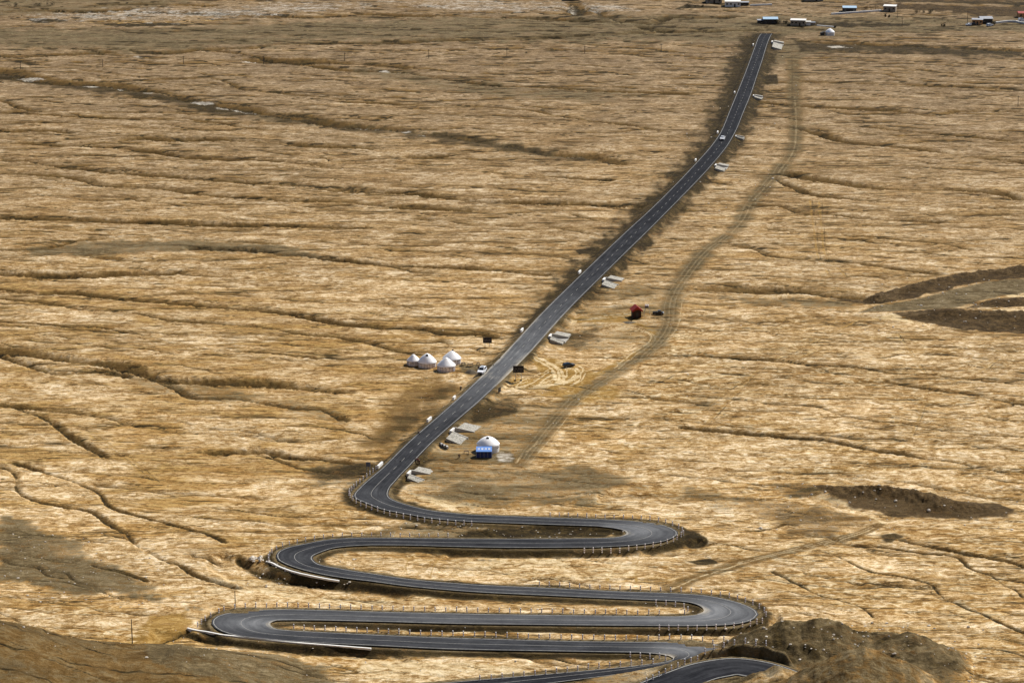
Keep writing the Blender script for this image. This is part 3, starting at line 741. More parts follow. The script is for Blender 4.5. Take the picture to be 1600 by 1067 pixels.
def plain(name, col, rough=.8, var=.18, scale=1.5, metal=0.0, spec=.25):
    k = NB(name)
    v = k.coord()
    n = k.noise(v, scale, 5, .6)
    d = tuple(c * (1 - var) for c in col); l = tuple(min(1, c * (1 + var)) for c in col)
    k.color(k.ramp(n, [(.3, d), (.7, l)])); k.rough(rough)
    k.b.inputs['Metallic'].default_value = metal; k.b.inputs['Specular IOR Level'].default_value = spec
    return k.m

# ------------------------------------------------------------------ ground material
def ground_mat():
    k = NB('dry_steppe')
    v1 = k.coord(0.72, 1.0, 1.0, rot=R(8))
    v2 = k.coord(0.40, 1.0, 1.0, rot=R(10))
    vi = k.coord()
    warp = k.noise(v1, .045, 4, .6, .8)
    n1 = k.noise(v1, 0.28, 8, .72, 1.2)
    n2 = k.noise(v2, 0.075, 6, .66, .8)
    n3 = k.noise(v1, 0.95, 6, .75, .6)
    n4 = k.noise(vi, 3.6, 3, .7)
    def stretch(x, lo, hi): return k.math('MULTIPLY', k.math('SUBTRACT', x, lo), 1.0 / (hi - lo))
    # 0..1, centred on .5, contrasty
    f0 = k.math('ADD', k.math('MULTIPLY', stretch(n1, .36, .64), .46), k.math('ADD', k.math('MULTIPLY', stretch(n3, .33, .67), .36), k.math('MULTIPLY', stretch(n4, .3, .7), .18)), clamp=True)
    straw = k.ramp(f0, [(.09, (.074, .035, .009)), (.26, (.250, .138, .044)), (.41, (.465, .298, .122)), (.55, (.69, .498, .262)), (.71, (.97, .80, .555))])
    gold = k.ramp(f0, [(.07, (.082, .038, .009)), (.25, (.232, .121, .029)), (.43, (.410, .238, .074)), (.63, (.59, .385, .152)), (.82, (.88, .67, .38))])
    col = k.mix(k.ramp(n2, [(.44, 0), (.57, 1)]), straw, gold)
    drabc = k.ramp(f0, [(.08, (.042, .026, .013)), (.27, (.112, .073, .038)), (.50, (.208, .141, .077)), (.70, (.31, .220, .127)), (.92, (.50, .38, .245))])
    n6 = k.noise(k.coord(.35, 1.0, 1.0, rot=R(10)), .028, 5, .62, 1.0)
    col = k.mix(k.ramp(n6, [(.40, .42), (.50, 0)]), col, (.95, .84, .66), 'MULTIPLY')
    col = k.mix(k.ramp(n6, [(.50, 0), (.60, .45)]), col, (.66, .55, .36), 'MULTIPLY')
    A = k.attr('soil_shade_a'); B = k.attr('soil_b')
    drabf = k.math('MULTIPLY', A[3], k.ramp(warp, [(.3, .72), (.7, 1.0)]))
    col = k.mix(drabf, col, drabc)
    # thin dark run-off lines
    vr = k.coord(0.05, 0.62, 1.0, rot=R(9))
    rl = k.noise(vr, 0.60, 5, .62, .6)
    rid = k.ramp(k.math('ABSOLUTE', k.math('SUBTRACT', rl, .5)), [(0.0, 1), (.012, .9), (.030, 0)])
    rid = k.math('MULTIPLY', rid, k.ramp(n2, [(.40, .15), (.54, 1.0)]))
    col = k.mix(k.math('MULTIPLY', rid, .92), col, (.050, .030, .009))
    rl2 = k.noise(k.coord(0.075, 0.80, 1.0, rot=R(12)), 1.15, 4, .6, .5)
    rid2 = k.ramp(k.math('ABSOLUTE', k.math('SUBTRACT', rl2, .5)), [(0.0, 1), (.014, .7), (.034, 0)])
    rid2 = k.math('MULTIPLY', rid2, k.ramp(warp, [(.44, .1), (.56, .9)]))
    col = k.mix(k.math('MULTIPLY', rid2, .75), col, (.085, .050, .015))
    vo = k.n.new('ShaderNodeTexVoronoi'); vo.inputs['Scale'].default_value = .55; k.L(vi, vo.inputs['Vector'])
    spk = k.ramp(vo.outputs['Distance'], [(.06, 1), (.16, 0)])
    fine = k.math('ADD', k.math('MULTIPLY', stretch(n1, .36, .64), .40), k.math('ADD', k.math('MULTIPLY', stretch(n3, .33, .67), .30), k.math('MULTIPLY', stretch(n2, .36, .64), .30)), clamp=True)
    def fac(mask, amp, lo=.34, hi=.62):
        s_ = k.math('ADD', mask, k.math('MULTIPLY', k.math('SUBTRACT', fine, .5), amp))
        s_ = k.math('MULTIPLY', s_, k.ramp(mask, [(.02, 0), (.12, 1)]))
        return k.ramp(s_, [(lo, 0), (hi, 1)])
    def mott(d, m_, l): return k.ramp(f0, [(.12, d), (.5, m_), (.88, l)])
    col = k.mix(k.math('MULTIPLY', fac(B[3], .8, .16, .66), .95), col, mott((.052, .027, .006), (.145, .080, .020), (.31, .185, .055)))
    col = k.mix(fac(B[0], .9), col, mott((.155, .080, .014), (.315, .180, .044), (.58, .39, .145)))
    col = k.mix(fac(A[2], .8), col, mott((.36, .235, .095), (.62, .46, .24), (.86, .71, .46)))
    grv = mott((.036, .026, .010), (.112, .082, .038), (.25, .192, .100))
    grv = k.mix(k.math('MULTIPLY', spk, .30), grv, (.40, .35, .27))
    col = k.mix(k.math('MULTIPLY', fac(A[1], 1.3, .30, .78), .92), col, grv)
    col = k.mix(fac(A[0], 1.0, .20, .64), col, mott((.006, .004, .001), (.030, .0195, .0055), (.115, .076, .024)))
    er = mott((.012, .007, .002), (.052, .031, .0105), (.15, .093, .036))
    er = k.mix(k.math('MULTIPLY', spk, .22), er, (.38, .32, .22))
    col = k.mix(k.math('MULTIPLY', fac(B[2], .9, .32, .7), .95), col, er)
    col = k.mix(k.math('MULTIPLY', fac(B[1], 1.1, .36, .8), .9), col, mott((.28, .235, .17), (.45, .40, .32), (.64, .59, .50)))
    k.color(col); k.rough(.95); k.b.inputs['Specular IOR Level'].default_value = .08
    hb = k.math('ADD', k.math('MULTIPLY', n3, .7), k.math('MULTIPLY', n4, .3))
    k.bump(hb, .9, .9)
    return k.m

# ------------------------------------------------------------------ object helpers
def tag(o, label=None, cat=None, group=None, kind=None):
    if label: o['label'] = label
    if cat: o['category'] = cat
    if group: o['group'] = group
    if kind: o['kind'] = kind
    return o

def grid_mesh(name, V, nr, nc):
    me = bpy.data.meshes.new(name)
    idx = np.arange(nr * nc).reshape(nr, nc)
    f = np.stack([idx[:-1, :-1], idx[:-1, 1:], idx[1:, 1:], idx[1:, :-1]], -1).reshape(-1, 4)
    me.vertices.add(nr * nc); me.vertices.foreach_set('co', V.astype(np.float32).ravel())
    nf = len(f)
    me.loops.add(nf * 4); me.loops.foreach_set('vertex_index', f.astype(np.int32).ravel())
    me.polygons.add(nf); me.polygons.foreach_set('loop_start', np.arange(0, nf * 4, 4, dtype=np.int32))
    try: me.polygons.foreach_set('loop_total', np.full(nf, 4, np.int32))
    except Exception: pass
    me.polygons.foreach_set('use_smooth', np.ones(nf, bool))
    me.update(calc_edges=True)
    return me

me = grid_mesh('ground', np.stack([Xg, Yg, Z], -1), NR, NC)
def add_col(me, name, chans):
    at = me.color_attributes.new(name, 'FLOAT_COLOR', 'POINT')
    at.data.foreach_set('color', np.stack([c.ravel() for c in chans], 1).astype(np.float32).ravel())
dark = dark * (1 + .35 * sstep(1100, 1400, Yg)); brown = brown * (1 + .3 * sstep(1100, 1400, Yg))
add_col(me, 'soil_shade_a', [np.clip(dark, 0, 1), np.clip(gravel, 0, 1), np.clip(pale, 0, 1), drab])  # dark channel: scrub and soil, with gully and bank shade painted in
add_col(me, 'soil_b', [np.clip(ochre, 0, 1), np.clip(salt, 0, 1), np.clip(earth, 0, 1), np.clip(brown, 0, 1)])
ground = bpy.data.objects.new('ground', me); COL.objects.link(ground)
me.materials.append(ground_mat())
tag(ground, kind='structure')

# ------------------------------------------------------------------ road
def asphalt_mat():
    k = NB('asphalt')
    A = k.attr('wear_sheen')
    uv = k.n.new('ShaderNodeUVMap'); uv.uv_map = 'UVMap'
    mp = k.n.new('ShaderNodeMapping'); mp.inputs['Scale'].default_value = (9, .06, 1); k.L(uv.outputs[0], mp.inputs[0])
    lanes = k.noise(mp.outputs[0], 1.0, 4, .6)
    v = k.coord(); n = k.noise(v, 1.6, 6, .7); n5 = k.noise(v, .22, 4, .6)
    nn = k.math('ADD', k.math('MULTIPLY', lanes, .5), k.math('ADD', k.math('MULTIPLY', n, .25), k.math('MULTIPLY', n5, .25)))
    dk = k.ramp(nn, [(.35, (.0055, .006, .0078)), (.65, (.0165, .0172, .0215))])
    gy = k.ramp(nn, [(.35, (.105, .108, .114)), (.65, (.215, .218, .220))])
    col = k.mix(k.math('ADD', A[0], k.math('MULTIPLY', k.math('SUBTRACT', nn, .5), .55), clamp=True), dk, gy)
    du = k.ramp(nn, [(.35, (.30, .255, .185)), (.65, (.46, .40, .30))])
    f = k.ramp(k.math('ADD', A[1], k.math('MULTIPLY', k.math('SUBTRACT', nn, .5), 1.0)), [(.25, 0), (.85, 1)])
    col = k.mix(f, col, du)
    k.color(col); k.rough(.9); k.b.inputs['Specular IOR Level'].default_value = .06
    k.bump(n, .15, .02)
    return k.m
M_asph = asphalt_mat()
def wear_sheen_blobs(px, py):
    wv = np.interp(py, [40, 200, 330, 440, 500, 560, 600, 660, 740, 800, 860, 960, 1000, 1030, 1070], [.02, .0, .0, .10, .34, .62, .44, .12, .10, .15, .07, .30, .16, .10, .0])  # mid-road peak paints the asphalt's pale sheen; the rest is surface wear
    for bx, by, rx, ry, s in [(1000, 832, 45, 10, .65), (985, 822, 60, 6, .4), (1115, 952, 55, 14, .65), (1060, 968, 90, 6, .35), (1066, 1014, 50, 10, .7), (400, 974, 50, 9, .55), (470, 872, 22, 7, .12), (800, 967, 320, 6, .14), (575, 770, 18, 10, .10)]:
        wv = wv + s * np.exp(-((px - bx) / rx) ** 2 - ((py - by) / ry) ** 2)
    return wv
def road_strip(name, Lp, Rp, nacross, dz, mat, parent=None, dust=None, crown=.08):
    n = len(Lp)
    t = np.linspace(0, 1, nacross)
    V = Lp[:, None, :] * (1 - t)[None, :, None] + Rp[:, None, :] * t[None, :, None]
    V[:, :, 2] += dz
    me = grid_mesh(name, V, n, nacross)
    s = np.concatenate([[0], np.cumsum(np.linalg.norm(np.diff(0.5 * (Lp + Rp), axis=0), axis=1))])
    uvv = np.stack([np.repeat(t[None, :], n, 0), np.repeat(s[:, None], nacross, 1)], -1).reshape(-1, 2)
    uvl = me.uv_layers.new(name='UVMap')
    li = np.empty(len(me.loops), np.int32); me.loops.foreach_get('vertex_index', li)
    uvl.data.foreach_set('uv', uvv[li].astype(np.float32).ravel())
    px, py = to_px(V[..., 0], V[..., 1], V[..., 2])
    wv = wear_sheen_blobs(px, py)
    T = np.repeat(t[None, :], n, 0)
    edge = np.exp(-np.minimum(T, 1 - T) / .10)
    dv = .22 * edge
    for bx, by, rx, ry, s_ in [(800, 575, 35, 40, .45), (850, 510, 40, 30, .25), (990, 832, 22, 8, .3), (1104, 954, 22, 10, .35), (1054, 1026, 26, 9, .5), (424, 976, 16, 7, .3), (765, 590, 14, 10, .4)]:
        gsn = np.exp(-((px - bx) / rx) ** 2 - ((py - by) / ry) ** 2)
        dv = dv + s_ * gsn * (0.45 + 1.1 * edge)
    add_col(me, 'wear_sheen', [np.clip(wv, 0, 1), np.clip(dv, 0, 1), dv * 0, dv * 0 + 1])
    me.materials.append(mat)
    o = bpy.data.objects.new(name, me); COL.objects.link(o)
    if parent: o.parent = parent
    return o
EL, ER = widen(RL, RR, 0.45)
road = road_strip('road', EL, ER, 15, 0.0, M_asph); tag(road, kind='structure')
E7L, E7R = widen(R7L, R7R, 0.45)
road7 = road_strip('road', E7L, E7R, 15, 0.0, M_asph); tag(road7, kind='structure')
M_line = plain('road_paint', (.27, .26, .235), .85, .40, 1.2)
M_line2 = plain('worn_road_paint', (.26, .25, .23), .85, .35, 1.5)

def ribbon(name, C, wd, dz, mat, parent, dashes=None):
    """flat painted line along C (n,3), width wd; dashes=(on, off) metres"""
    C = resample(C, step=1.0)
    t = np.gradient(C[:, :2], axis=0); t /= np.linalg.norm(t, axis=1, keepdims=True) + 1e-9
    nn = np.stack([-t[:, 1], t[:, 0]], 1)
    a = C.copy(); b = C.copy(); a[:, :2] += nn * wd / 2; b[:, :2] -= nn * wd / 2
    a[:, 2] += dz; b[:, 2] += dz
    V = []; Fc = []
    def quadstrip(i0, i1):
        k0 = len(V)
        for i in range(i0, i1 + 1): V.append(a[i]); V.append(b[i])
        for i in range(i1 - i0): Fc.append((k0 + 2 * i + 1, k0 + 2 * i + 3, k0 + 2 * i + 2, k0 + 2 * i))
    if dashes is None: quadstrip(0, len(C) - 1)
    else:
        on, off = dashes; i = 0
        while i < len(C) - 1:
            quadstrip(i, min(i + on, len(C) - 1)); i += on + off
    me = bpy.data.meshes.new(name); me.from_pydata([tuple(v) for v in V], [], Fc); me.materials.append(mat)
    o = bpy.data.objects.new(name, me); COL.objects.link(o); o.parent = parent
    return o
ribbon('edge_line', RL, .18, .012, M_line, road)
ribbon('edge_line', RR, .18, .012, M_line, road)
CC = 0.5 * (RL + RR)
n0 = len(L_all[0])
ribbon('centre_line', CC[:n0 - 2], .12, .014, M_line, road, (3, 5))
ribbon('centre_line', CC[n0 - 2:], .12, .014, M_line2, road)
ribbon('edge_line', R7L, .26, .012, M_line, road7)
ribbon('edge_line', R7R, .26, .012, M_line, road7)

# ------------------------------------------------------------------ mesh builder
class MB:
    def __init__(s): s.v = []; s.f = []; s.sm = []
    def add(s, vs, fs, smooth=False):
        k = len(s.v); s.v += [tuple(v) for v in vs]; s.f += [tuple(i + k for i in f) for f in fs]; s.sm += [smooth] * len(fs); return s
    def box(s, c, d, rz=0.0, top=None):
        x, y, z = d[0] / 2, d[1] / 2, d[2] / 2
        tx, ty = (x, y) if top is None else (top[0] / 2, top[1] / 2)
        vs = [(-x, -y, -z), (x, -y, -z), (x, y, -z), (-x, y, -z), (-tx, -ty, z), (tx, -ty, z), (tx, ty, z), (-tx, ty, z)]
        cr, sr = math.cos(rz), math.sin(rz)
        vs = [(a * cr - b * sr + c[0], a * sr + b * cr + c[1], e + c[2]) for a, b, e in vs]
        return s.add(vs, [(3, 2, 1, 0), (4, 5, 6, 7), (0, 1, 5, 4), (1, 2, 6, 5), (2, 3, 7, 6), (3, 0, 4, 7)])
    def lathe(s, prof, seg=24, c=(0, 0, 0), cap=True, smooth=True):
        vs = []; fs = []
        for r, z in prof:
            for k in range(seg):
                a = 2 * math.pi * k / seg; vs.append((c[0] + r * math.cos(a), c[1] + r * math.sin(a), c[2] + z))
        for i in range(len(prof) - 1):
            for k in range(seg):
                k2 = (k + 1) % seg; fs.append((i * seg + k, i * seg + k2, (i + 1) * seg + k2, (i + 1) * seg + k))
        s.add(vs, fs, smooth)
        if cap:
            s.add(vs[:seg], [tuple(range(seg))[::-1]]); s.add(vs[-seg:], [tuple(range(seg))])
        return s
    def tube(s, p, q_, r, seg=8, r2=None):
        p, q_ = Vector(p), Vector(q_); d = (q_ - p); r2 = r if r2 is None else r2
        Q = d.to_track_quat('Z', 'Y').to_matrix()
        vs = [p + Q @ Vector((r * math.cos(2 * math.pi * k / seg), r * math.sin(2 * math.pi * k / seg), 0)) for k in range(seg)]
        vs += [q_ + Q @ Vector((r2 * math.cos(2 * math.pi * k / seg), r2 * math.sin(2 * math.pi * k / seg), 0)) for k in range(seg)]
        fs = [(k, (k + 1) % seg, seg + (k + 1) % seg, seg + k) for k in range(seg)] + [tuple(range(seg))[::-1], tuple(range(seg, 2 * seg))]
        return s.add(vs, fs)
    def prism(s, poly_, axis, a, b):
        """polygon in the two other axes, extruded along axis from a to b"""
        n = len(poly_)
        def mk(u, v, t): return {'x': (t, u, v), 'y': (u, t, v), 'z': (u, v, t)}[axis]
        vs = [mk(u, v, a) for u, v in poly_] + [mk(u, v, b) for u, v in poly_]
        fs = [tuple(range(n)), tuple(range(n, 2 * n))[::-1]] + [(k, n + k, n + (k + 1) % n, (k + 1) % n) for k in range(n)]
        return s.add(vs, fs)
    def build(s, name, mat, parent=None, bevel=0.0, loc=None):
        me = bpy.data.meshes.new(name); me.from_pydata(s.v, [], s.f)
        bm = bmesh.new(); bm.from_mesh(me)
        bmesh.ops.recalc_face_normals(bm, faces=bm.faces)
        bm.to_mesh(me); bm.free()
        if any(s.sm):
            me.polygons.foreach_set('use_smooth', np.array(s.sm[:len(me.polygons)], bool))
        me.materials.append(mat); me.update()
        o = bpy.data.objects.new(name, me); COL.objects.link(o)
        if parent: o.parent = parent
        if loc: o.location = loc
        if bevel:
            b = o.modifiers.new('b', 'BEVEL'); b.width = bevel; b.segments = 2; b.limit_method = 'ANGLE'
        return o
def empty(name, loc, rz=0, label=None, cat=None, group=None):
    o = bpy.data.objects.new(name, None); COL.objects.link(o); o.location = loc; o.rotation_euler = (0, 0, rz)
    o.empty_display_size = .3
    return tag(o, label, cat, group)
def copy_tree(o, loc, rz):
    c = o.copy(); COL.objects.link(c); c.location = loc; c.rotation_euler = (0, 0, rz)
    for ch in list(o.children):
        d = ch.copy(); COL.objects.link(d); d.parent = c
        for g_ in list(ch.children):
            e = g_.copy(); COL.objects.link(e); e.parent = d
    return c

M_white = plain('white_canvas', (.90, .89, .87), .85, .05, .6)
M_felt = plain('felt_wall', (.66, .60, .56), .9, .25, .9)
M_whitewall = plain('whitewash', (.64, .62, .58), .85, .10, .5)
M_dark = plain('dark_opening', (.012, .011, .010), .9)
M_trim = plain('felt_trim', (.16, .12, .11), .9, .3, 2)
M_conc = plain('weathered_concrete', (.34, .32, .28), .9, .2, .8)
M_paintconc = plain('white_painted_concrete', (.74, .72, .67), .8, .10, 1.2)
M_steel = plain('galvanised_steel', (.30, .31, .33), .5, .15, 2, .3)
M_wood = plain('weathered_timber', (.05, .037, .025), .9, .3, 2)
M_sign = plain('dark_sign_panel', (.012, .010, .013), .55, .3, .6)
M_signw = plain('sign_lettering', (.20, .185, .18), .7, .2, 2)
M_signg = plain('grey_sign_panel', (.10, .115, .15), .6, .15, 1)
M_black = plain('black_paint', (.010, .011, .014), .30, .2, 1, 0, .5)
M_carw = plain('white_car_paint', (.80, .81, .82), .25, .03, 1, 0, .5)
M_glass = plain('car_glass', (.012, .016, .02), .08, .1, 1, 0, .6)
M_rub = plain('tyre_rubber', (.014, .014, .014), .9)
M_rim = plain('wheel_rim', (.35, .35, .36), .4, .1, 1, .6)
M_lamp = plain('headlamp_glass', (.75, .76, .78), .15, .05, 1, 0, .5)
M_red = plain('red_sheet_roof', (.30, .026, .016), .65, .22, 1.5)
M_hut = plain('shaded_brown_boards', (.045, .022, .014), .85, .35, 2)  # brown deepened with the hut front's shade; two tables share it
M_hutside = plain('sunlit_orange_boards', (.50, .26, .10), .85, .2, 2)  # orange puts the sunlight on the hut's right side into the colour
M_blue = plain('blue_tarpaulin', (.12, .26, .62), .6, .10, 1)
M_navy = plain('shaded_navy_interior', (.020, .035, .16), .7, .2, 1)  # navy darkened for the shaded inside of the canopy
M_bluroof = plain('blue_sheet_roof', (.36, .50, .62), .5, .12, .8)
M_grroof = plain('grey_sheet_roof', (.30, .31, .33), .6, .2, .8)
M_mud = plain('mud_wall', (.26, .215, .16), .95, .2, .6)
M_darkwall = plain('dark_wall', (.05, .045, .04), .95, .3, .8)  # dark grey-brown for house walls, sheds and the stand's box
M_orange = plain('orange_render', (.46, .24, .10), .9, .2, .7)
M_heap = plain('heaped_gravel', (.115, .092, .06), .95, .4, 3)

def banded():
    k = NB('banded_post')
    tc = k.n.new('ShaderNodeTexCoord'); sx = k.n.new('ShaderNodeSeparateXYZ'); k.L(tc.outputs['Object'], sx.inputs[0])
    n = k.noise(tc.outputs['Object'], 6, 4)
    wcol = k.ramp(n, [(.3, (.80, .79, .77)), (.7, (.90, .89, .87))])
    rcol = k.ramp(n, [(.3, (.16, .035, .025)), (.7, (.24, .05, .04))])
    f = k.ramp(k.math('MULTIPLY', sx.outputs[2], 1 / 1.4), [(0, 0), (.28, 0), (.281, 1), (.40, 1), (.401, 0), (.66, 0), (.661, 1), (.78, 1), (.781, 0)], 'CONSTANT')
    k.color(k.mix(f, wcol, rcol)); k.rough(.8)
    return k.m
def stone_pitch():
    k = NB('stone_pitching')
    v = k.coord()
    vo = k.n.new('ShaderNodeTexVoronoi'); vo.inputs['Scale'].default_value = 2.6; vo.feature = 'DISTANCE_TO_EDGE'; k.L(v, vo.inputs['Vector'])
    v2 = k.n.new('ShaderNodeTexVoronoi'); v2.inputs['Scale'].default_value = 2.6; k.L(v, v2.inputs['Vector'])
    sc_ = k.n.new('ShaderNodeSeparateColor'); k.L(v2.outputs['Color'], sc_.inputs[0])
    st_ = k.ramp(sc_.outputs[0], [(0, (.14, .127, .098)), (1, (.32, .295, .24))])
    col = k.mix(k.ramp(vo.outputs['Distance'], [(.02, 1), (.08, 0)]), st_, (.50, .48, .43))
    k.color(col); k.rough(.95)
    return k.m
M_band = banded(); M_stone = stone_pitch()

# ------------------------------------------------------------------ guard posts
post_me = None
def make_post():
    b = MB(); b.lathe([(.14, -.5), (.14, 1.33), (.10, 1.4)], 8)
    o = b.build('guard_post', M_band); return o
post0 = make_post(); post_used = False; NPOST = 0
def post_row(edge, step, label, group, zoff=road_h, limit=None):
    """posts every step metres along a traced line"""
    global post_used, NPOST
    C = resample(PV(catmull(edge, 8), zoff), step=step)
    for x, y, z in C:
        if NPOST >= 298: return
        if RD[0, 0] is None: return
        if post_used: o = post0.copy(); COL.objects.link(o)
        else: o = post0; post_used = True
        x += random.uniform(-.06, .06)
        zz = gz(x, y)
        o.location = (x, y, zz - .03); o.rotation_euler = (random.uniform(-.035, .035), random.uniform(-.035, .035), 0)
        o.scale = (1, 1, random.uniform(.92, 1.06))
        tag(o, label, 'guard post', group); NPOST += 1
def L2(pts, dx, dy): return [(a + dx, b + dy) for a, b in pts]
post_row([(587.5,731),(575,742),(560,753),(549,764),(545,771),(550,779),(562,786),(580,793),(600,799)], 2.6, 'red-and-white banded post in the row curving round the first bend below the straight road', 'guard posts round the first bend')
post_row([(609,801.5),(640,807),(666,811.5),(700,815),(737,817.5)], 2.3, 'red-and-white banded post along the near edge of the topmost loop leg', 'guard posts on the near edge of the topmost leg')
post_row([(860,804),(933,807.5),(1000,811),(1045,819),(1064,827),(1068,833),(1058,841)], 2.5, 'red-and-white banded post around the outside of the upper right-hand hairpin', 'guard posts outside the upper right-hand hairpin')
post_row([(1052,844),(1030,850),(1000,854),(960,857),(913,858)], 2.4, 'red-and-white banded post along the near edge after the upper right-hand hairpin', 'guard posts after the upper right-hand hairpin')
post_row([(700,838),(620,836.5),(540,837),(500,840),(470,845),(446,851),(426,860),(420,868),(420,875)], 2.6, 'red-and-white banded post around the outside of the upper left-hand hairpin', 'guard posts outside the upper left-hand hairpin')
post_row([(843,914.5),(900,917),(966,920.5),(1040,923),(1099,926),(1135,932),(1170,942),(1193,953),(1197,959)], 2.6, 'red-and-white banded post along the far edge of the broad lower right-hand hairpin', 'guard posts on the far side of the lower right-hand hairpin')
post_row([(1191,967),(1180,971.5),(1160,976.5),(1118,980),(1066,980.5),(1030,980)], 2.3, 'red-and-white banded post along the near edge of the broad lower right-hand hairpin', 'guard posts on the near side of the lower right-hand hairpin')
post_row([(1025,941),(1045,942),(1062,944.5),(1075,949),(1070,955)], 2.3, 'red-and-white banded post on the gravel island inside the lower right-hand hairpin', 'guard posts inside the lower right-hand hairpin')
post_row([(1030,960),(866,957.5),(733,955.5),(600,952.5),(500,949.5),(433,948),(395,949.5),(350,952.5)], 2.6, 'red-and-white banded post along the far edge of the second lowest loop leg', 'guard posts along the second lowest leg')
post_row([(342,957),(326,962),(316,969),(309,976)], 2.3, 'red-and-white banded post on the gravel apron left of the lower left-hand hairpin', 'guard posts left of the lower left-hand hairpin')
post_row([(459,981),(500,983.5),(566,987),(633,990.5),(766,995),(900,998.5),(1000,999.5),(1075,999.5),(1131,1004)], 2.6, 'red-and-white banded post along the far edge of the lowest long leg', 'guard posts along the lowest long leg')
post_row([(985,1022),(1010,1024),(1032,1027),(1040,1031)], 2.3, 'red-and-white banded post inside the bottom right-hand bend', 'guard posts inside the bottom right-hand bend')
post_row([(750,1062),(820,1056),(896,1047.5),(912,1045),(1020,1036)], 2.6, 'red-and-white banded post along the road fragment at the bottom edge', 'guard posts along the bottom road fragment')
post_row([(1010,1066),(1030,1056),(1045,1048),(1060,1041),(1076,1033.5),(1092,1026),(1110,1021),(1128,1018),(1150,1016),(1178,1018),(1197,1021)], 2.5, 'red-and-white banded post on the grassy bank above the bottom dark road', 'guard posts on the bank above the bottom dark road', 6.0)
post_row([(1093,1070),(1112,1064),(1126,1060),(1136,1058)], 2.0, 'red-and-white banded post on the near side of the bottom dark road', 'guard posts on the near side of the bottom dark road', 8.0)
print('posts', NPOST)

# ------------------------------------------------------------------ yurts
def yurt(px, py, r, wh, ah, label, dome=0.0, group=None, dark_cap=True, face=-90, wall_mat=None, door=True):
    x, y, z = G3(px, py)
    o = empty('yurt', (x, y, z), 0, label, 'yurt', group)
    seg = 40
    b = MB(); b.lathe([(r * .99, -.6), (r * 1.0, 0), (r * 1.02, wh * .55), (r, wh)], seg); b.build('wall', wall_mat or M_felt, o)
    b = MB()
    prof = [(r * 1.045, wh - .18), (r * 1.05, wh - .02)]
    for k in range(1, 9):
        t = k / 8.0
        rr = r * 1.05 * (1 - t) + .42 * t
        zz = wh + (ah - wh) * (t + dome * .22 * math.sin(math.pi * t))
        prof.append((rr, zz))
    prof.append((.2, ah + .10))
    b.lathe(prof, seg); rf = b.build('roof', M_white, o)
    # scalloped dark band hanging under the eave
    if wall_mat is None:
        b = MB()
        for k in range(seg):
            if random.random() < .25: continue
            a0 = 2 * math.pi * (k + .08) / seg; a1 = 2 * math.pi * (k + .92) / seg
            rr = r * 1.032; z1 = wh - .16; z0 = wh - random.uniform(.30, .50)
            b.add([(rr * math.cos(a0), rr * math.sin(a0), z0), (rr * math.cos(a1), rr * math.sin(a1), z0), (rr * math.cos(a1), rr * math.sin(a1), z1), (rr * math.cos(a0), rr * math.sin(a0), z1)], [(0, 1, 2, 3)])
        b.build('eave_trim', M_trim, o)
        # felt seams and ropes on the wall
        b = MB()
        for k in range(9):
            a = math.radians(face) + (k - 4) * .36 + random.uniform(-.08, .08)
            b.tube((r * 1.022 * math.cos(a), r * 1.022 * math.sin(a), 0), (r * 1.022 * math.cos(a + .02), r * 1.022 * math.sin(a + .02), wh * .9), .035, 5)
        b.build('rope', M_trim, o)
    if dark_cap:
        a = math.radians(face); t = .80
        rr = r * 1.05 * (1 - t) + .42 * t; zz = wh + (ah - wh) * (t + dome * .22 * math.sin(math.pi * t))
        b = MB(); n = Vector((math.cos(a) * (ah - wh), math.sin(a) * (ah - wh), r)).normalized()
        c = Vector((rr * math.cos(a), rr * math.sin(a), zz)) + n * .05
        tx = Vector((-math.sin(a), math.cos(a), 0)); ty = n.cross(tx)
        vs = [c + tx * .45 * math.cos(q_) + ty * .45 * math.sin(q_) for q_ in [2 * math.pi * i / 12 for i in range(12)]]
        vs2 = [v - n * .1 for v in vs]
        b.add(vs + vs2, [tuple(range(12)), tuple(range(12, 24))] + [(i, (i + 1) % 12, 12 + (i + 1) % 12, 12 + i) for i in range(12)])
        b.build('smoke_hole', M_dark, o)
    if door:
        b = MB(); a = math.radians(door if not isinstance(door, bool) else 20)
        b.box((r * 1.0 * math.cos(a), r * 1.0 * math.sin(a), .72), (.16, .9, 1.4), a)
        d = b.build('door', M_wood, o)
    return o
GY = 'yurts left of the road'
yurt(646, 569, 2.15, 1.5, 3.3, 'smallest white yurt at the left end of the roadside cluster', 0.0, GY, False)
yurt(667.5, 572, 3.0, 1.7, 4.3, 'white yurt with a two-stepped roof and black smoke hole, second in the cluster', .5, GY)
yurt(697.3, 578, 2.95, 1.8, 4.2, 'white yurt nearest the viewer in the roadside cluster, plain cone roof', .15, GY, False)
yb = yurt(706, 567, 3.0, 1.8, 4.1, 'white yurt behind the front one with dark chimney at its top, nearest the road', .3, GY, False)
b = MB(); b.tube((.3, .5, 3.9), (.3, .5, 4.55), .3, 8); b.build('chimney', M_wood, yb)
y5 = yurt(762.6, 704, 3.3, 2.3, 4.45, 'large white yurt with a blue canopy at its front, right of the road', .75, None, True, -97, M_whitewall, False)
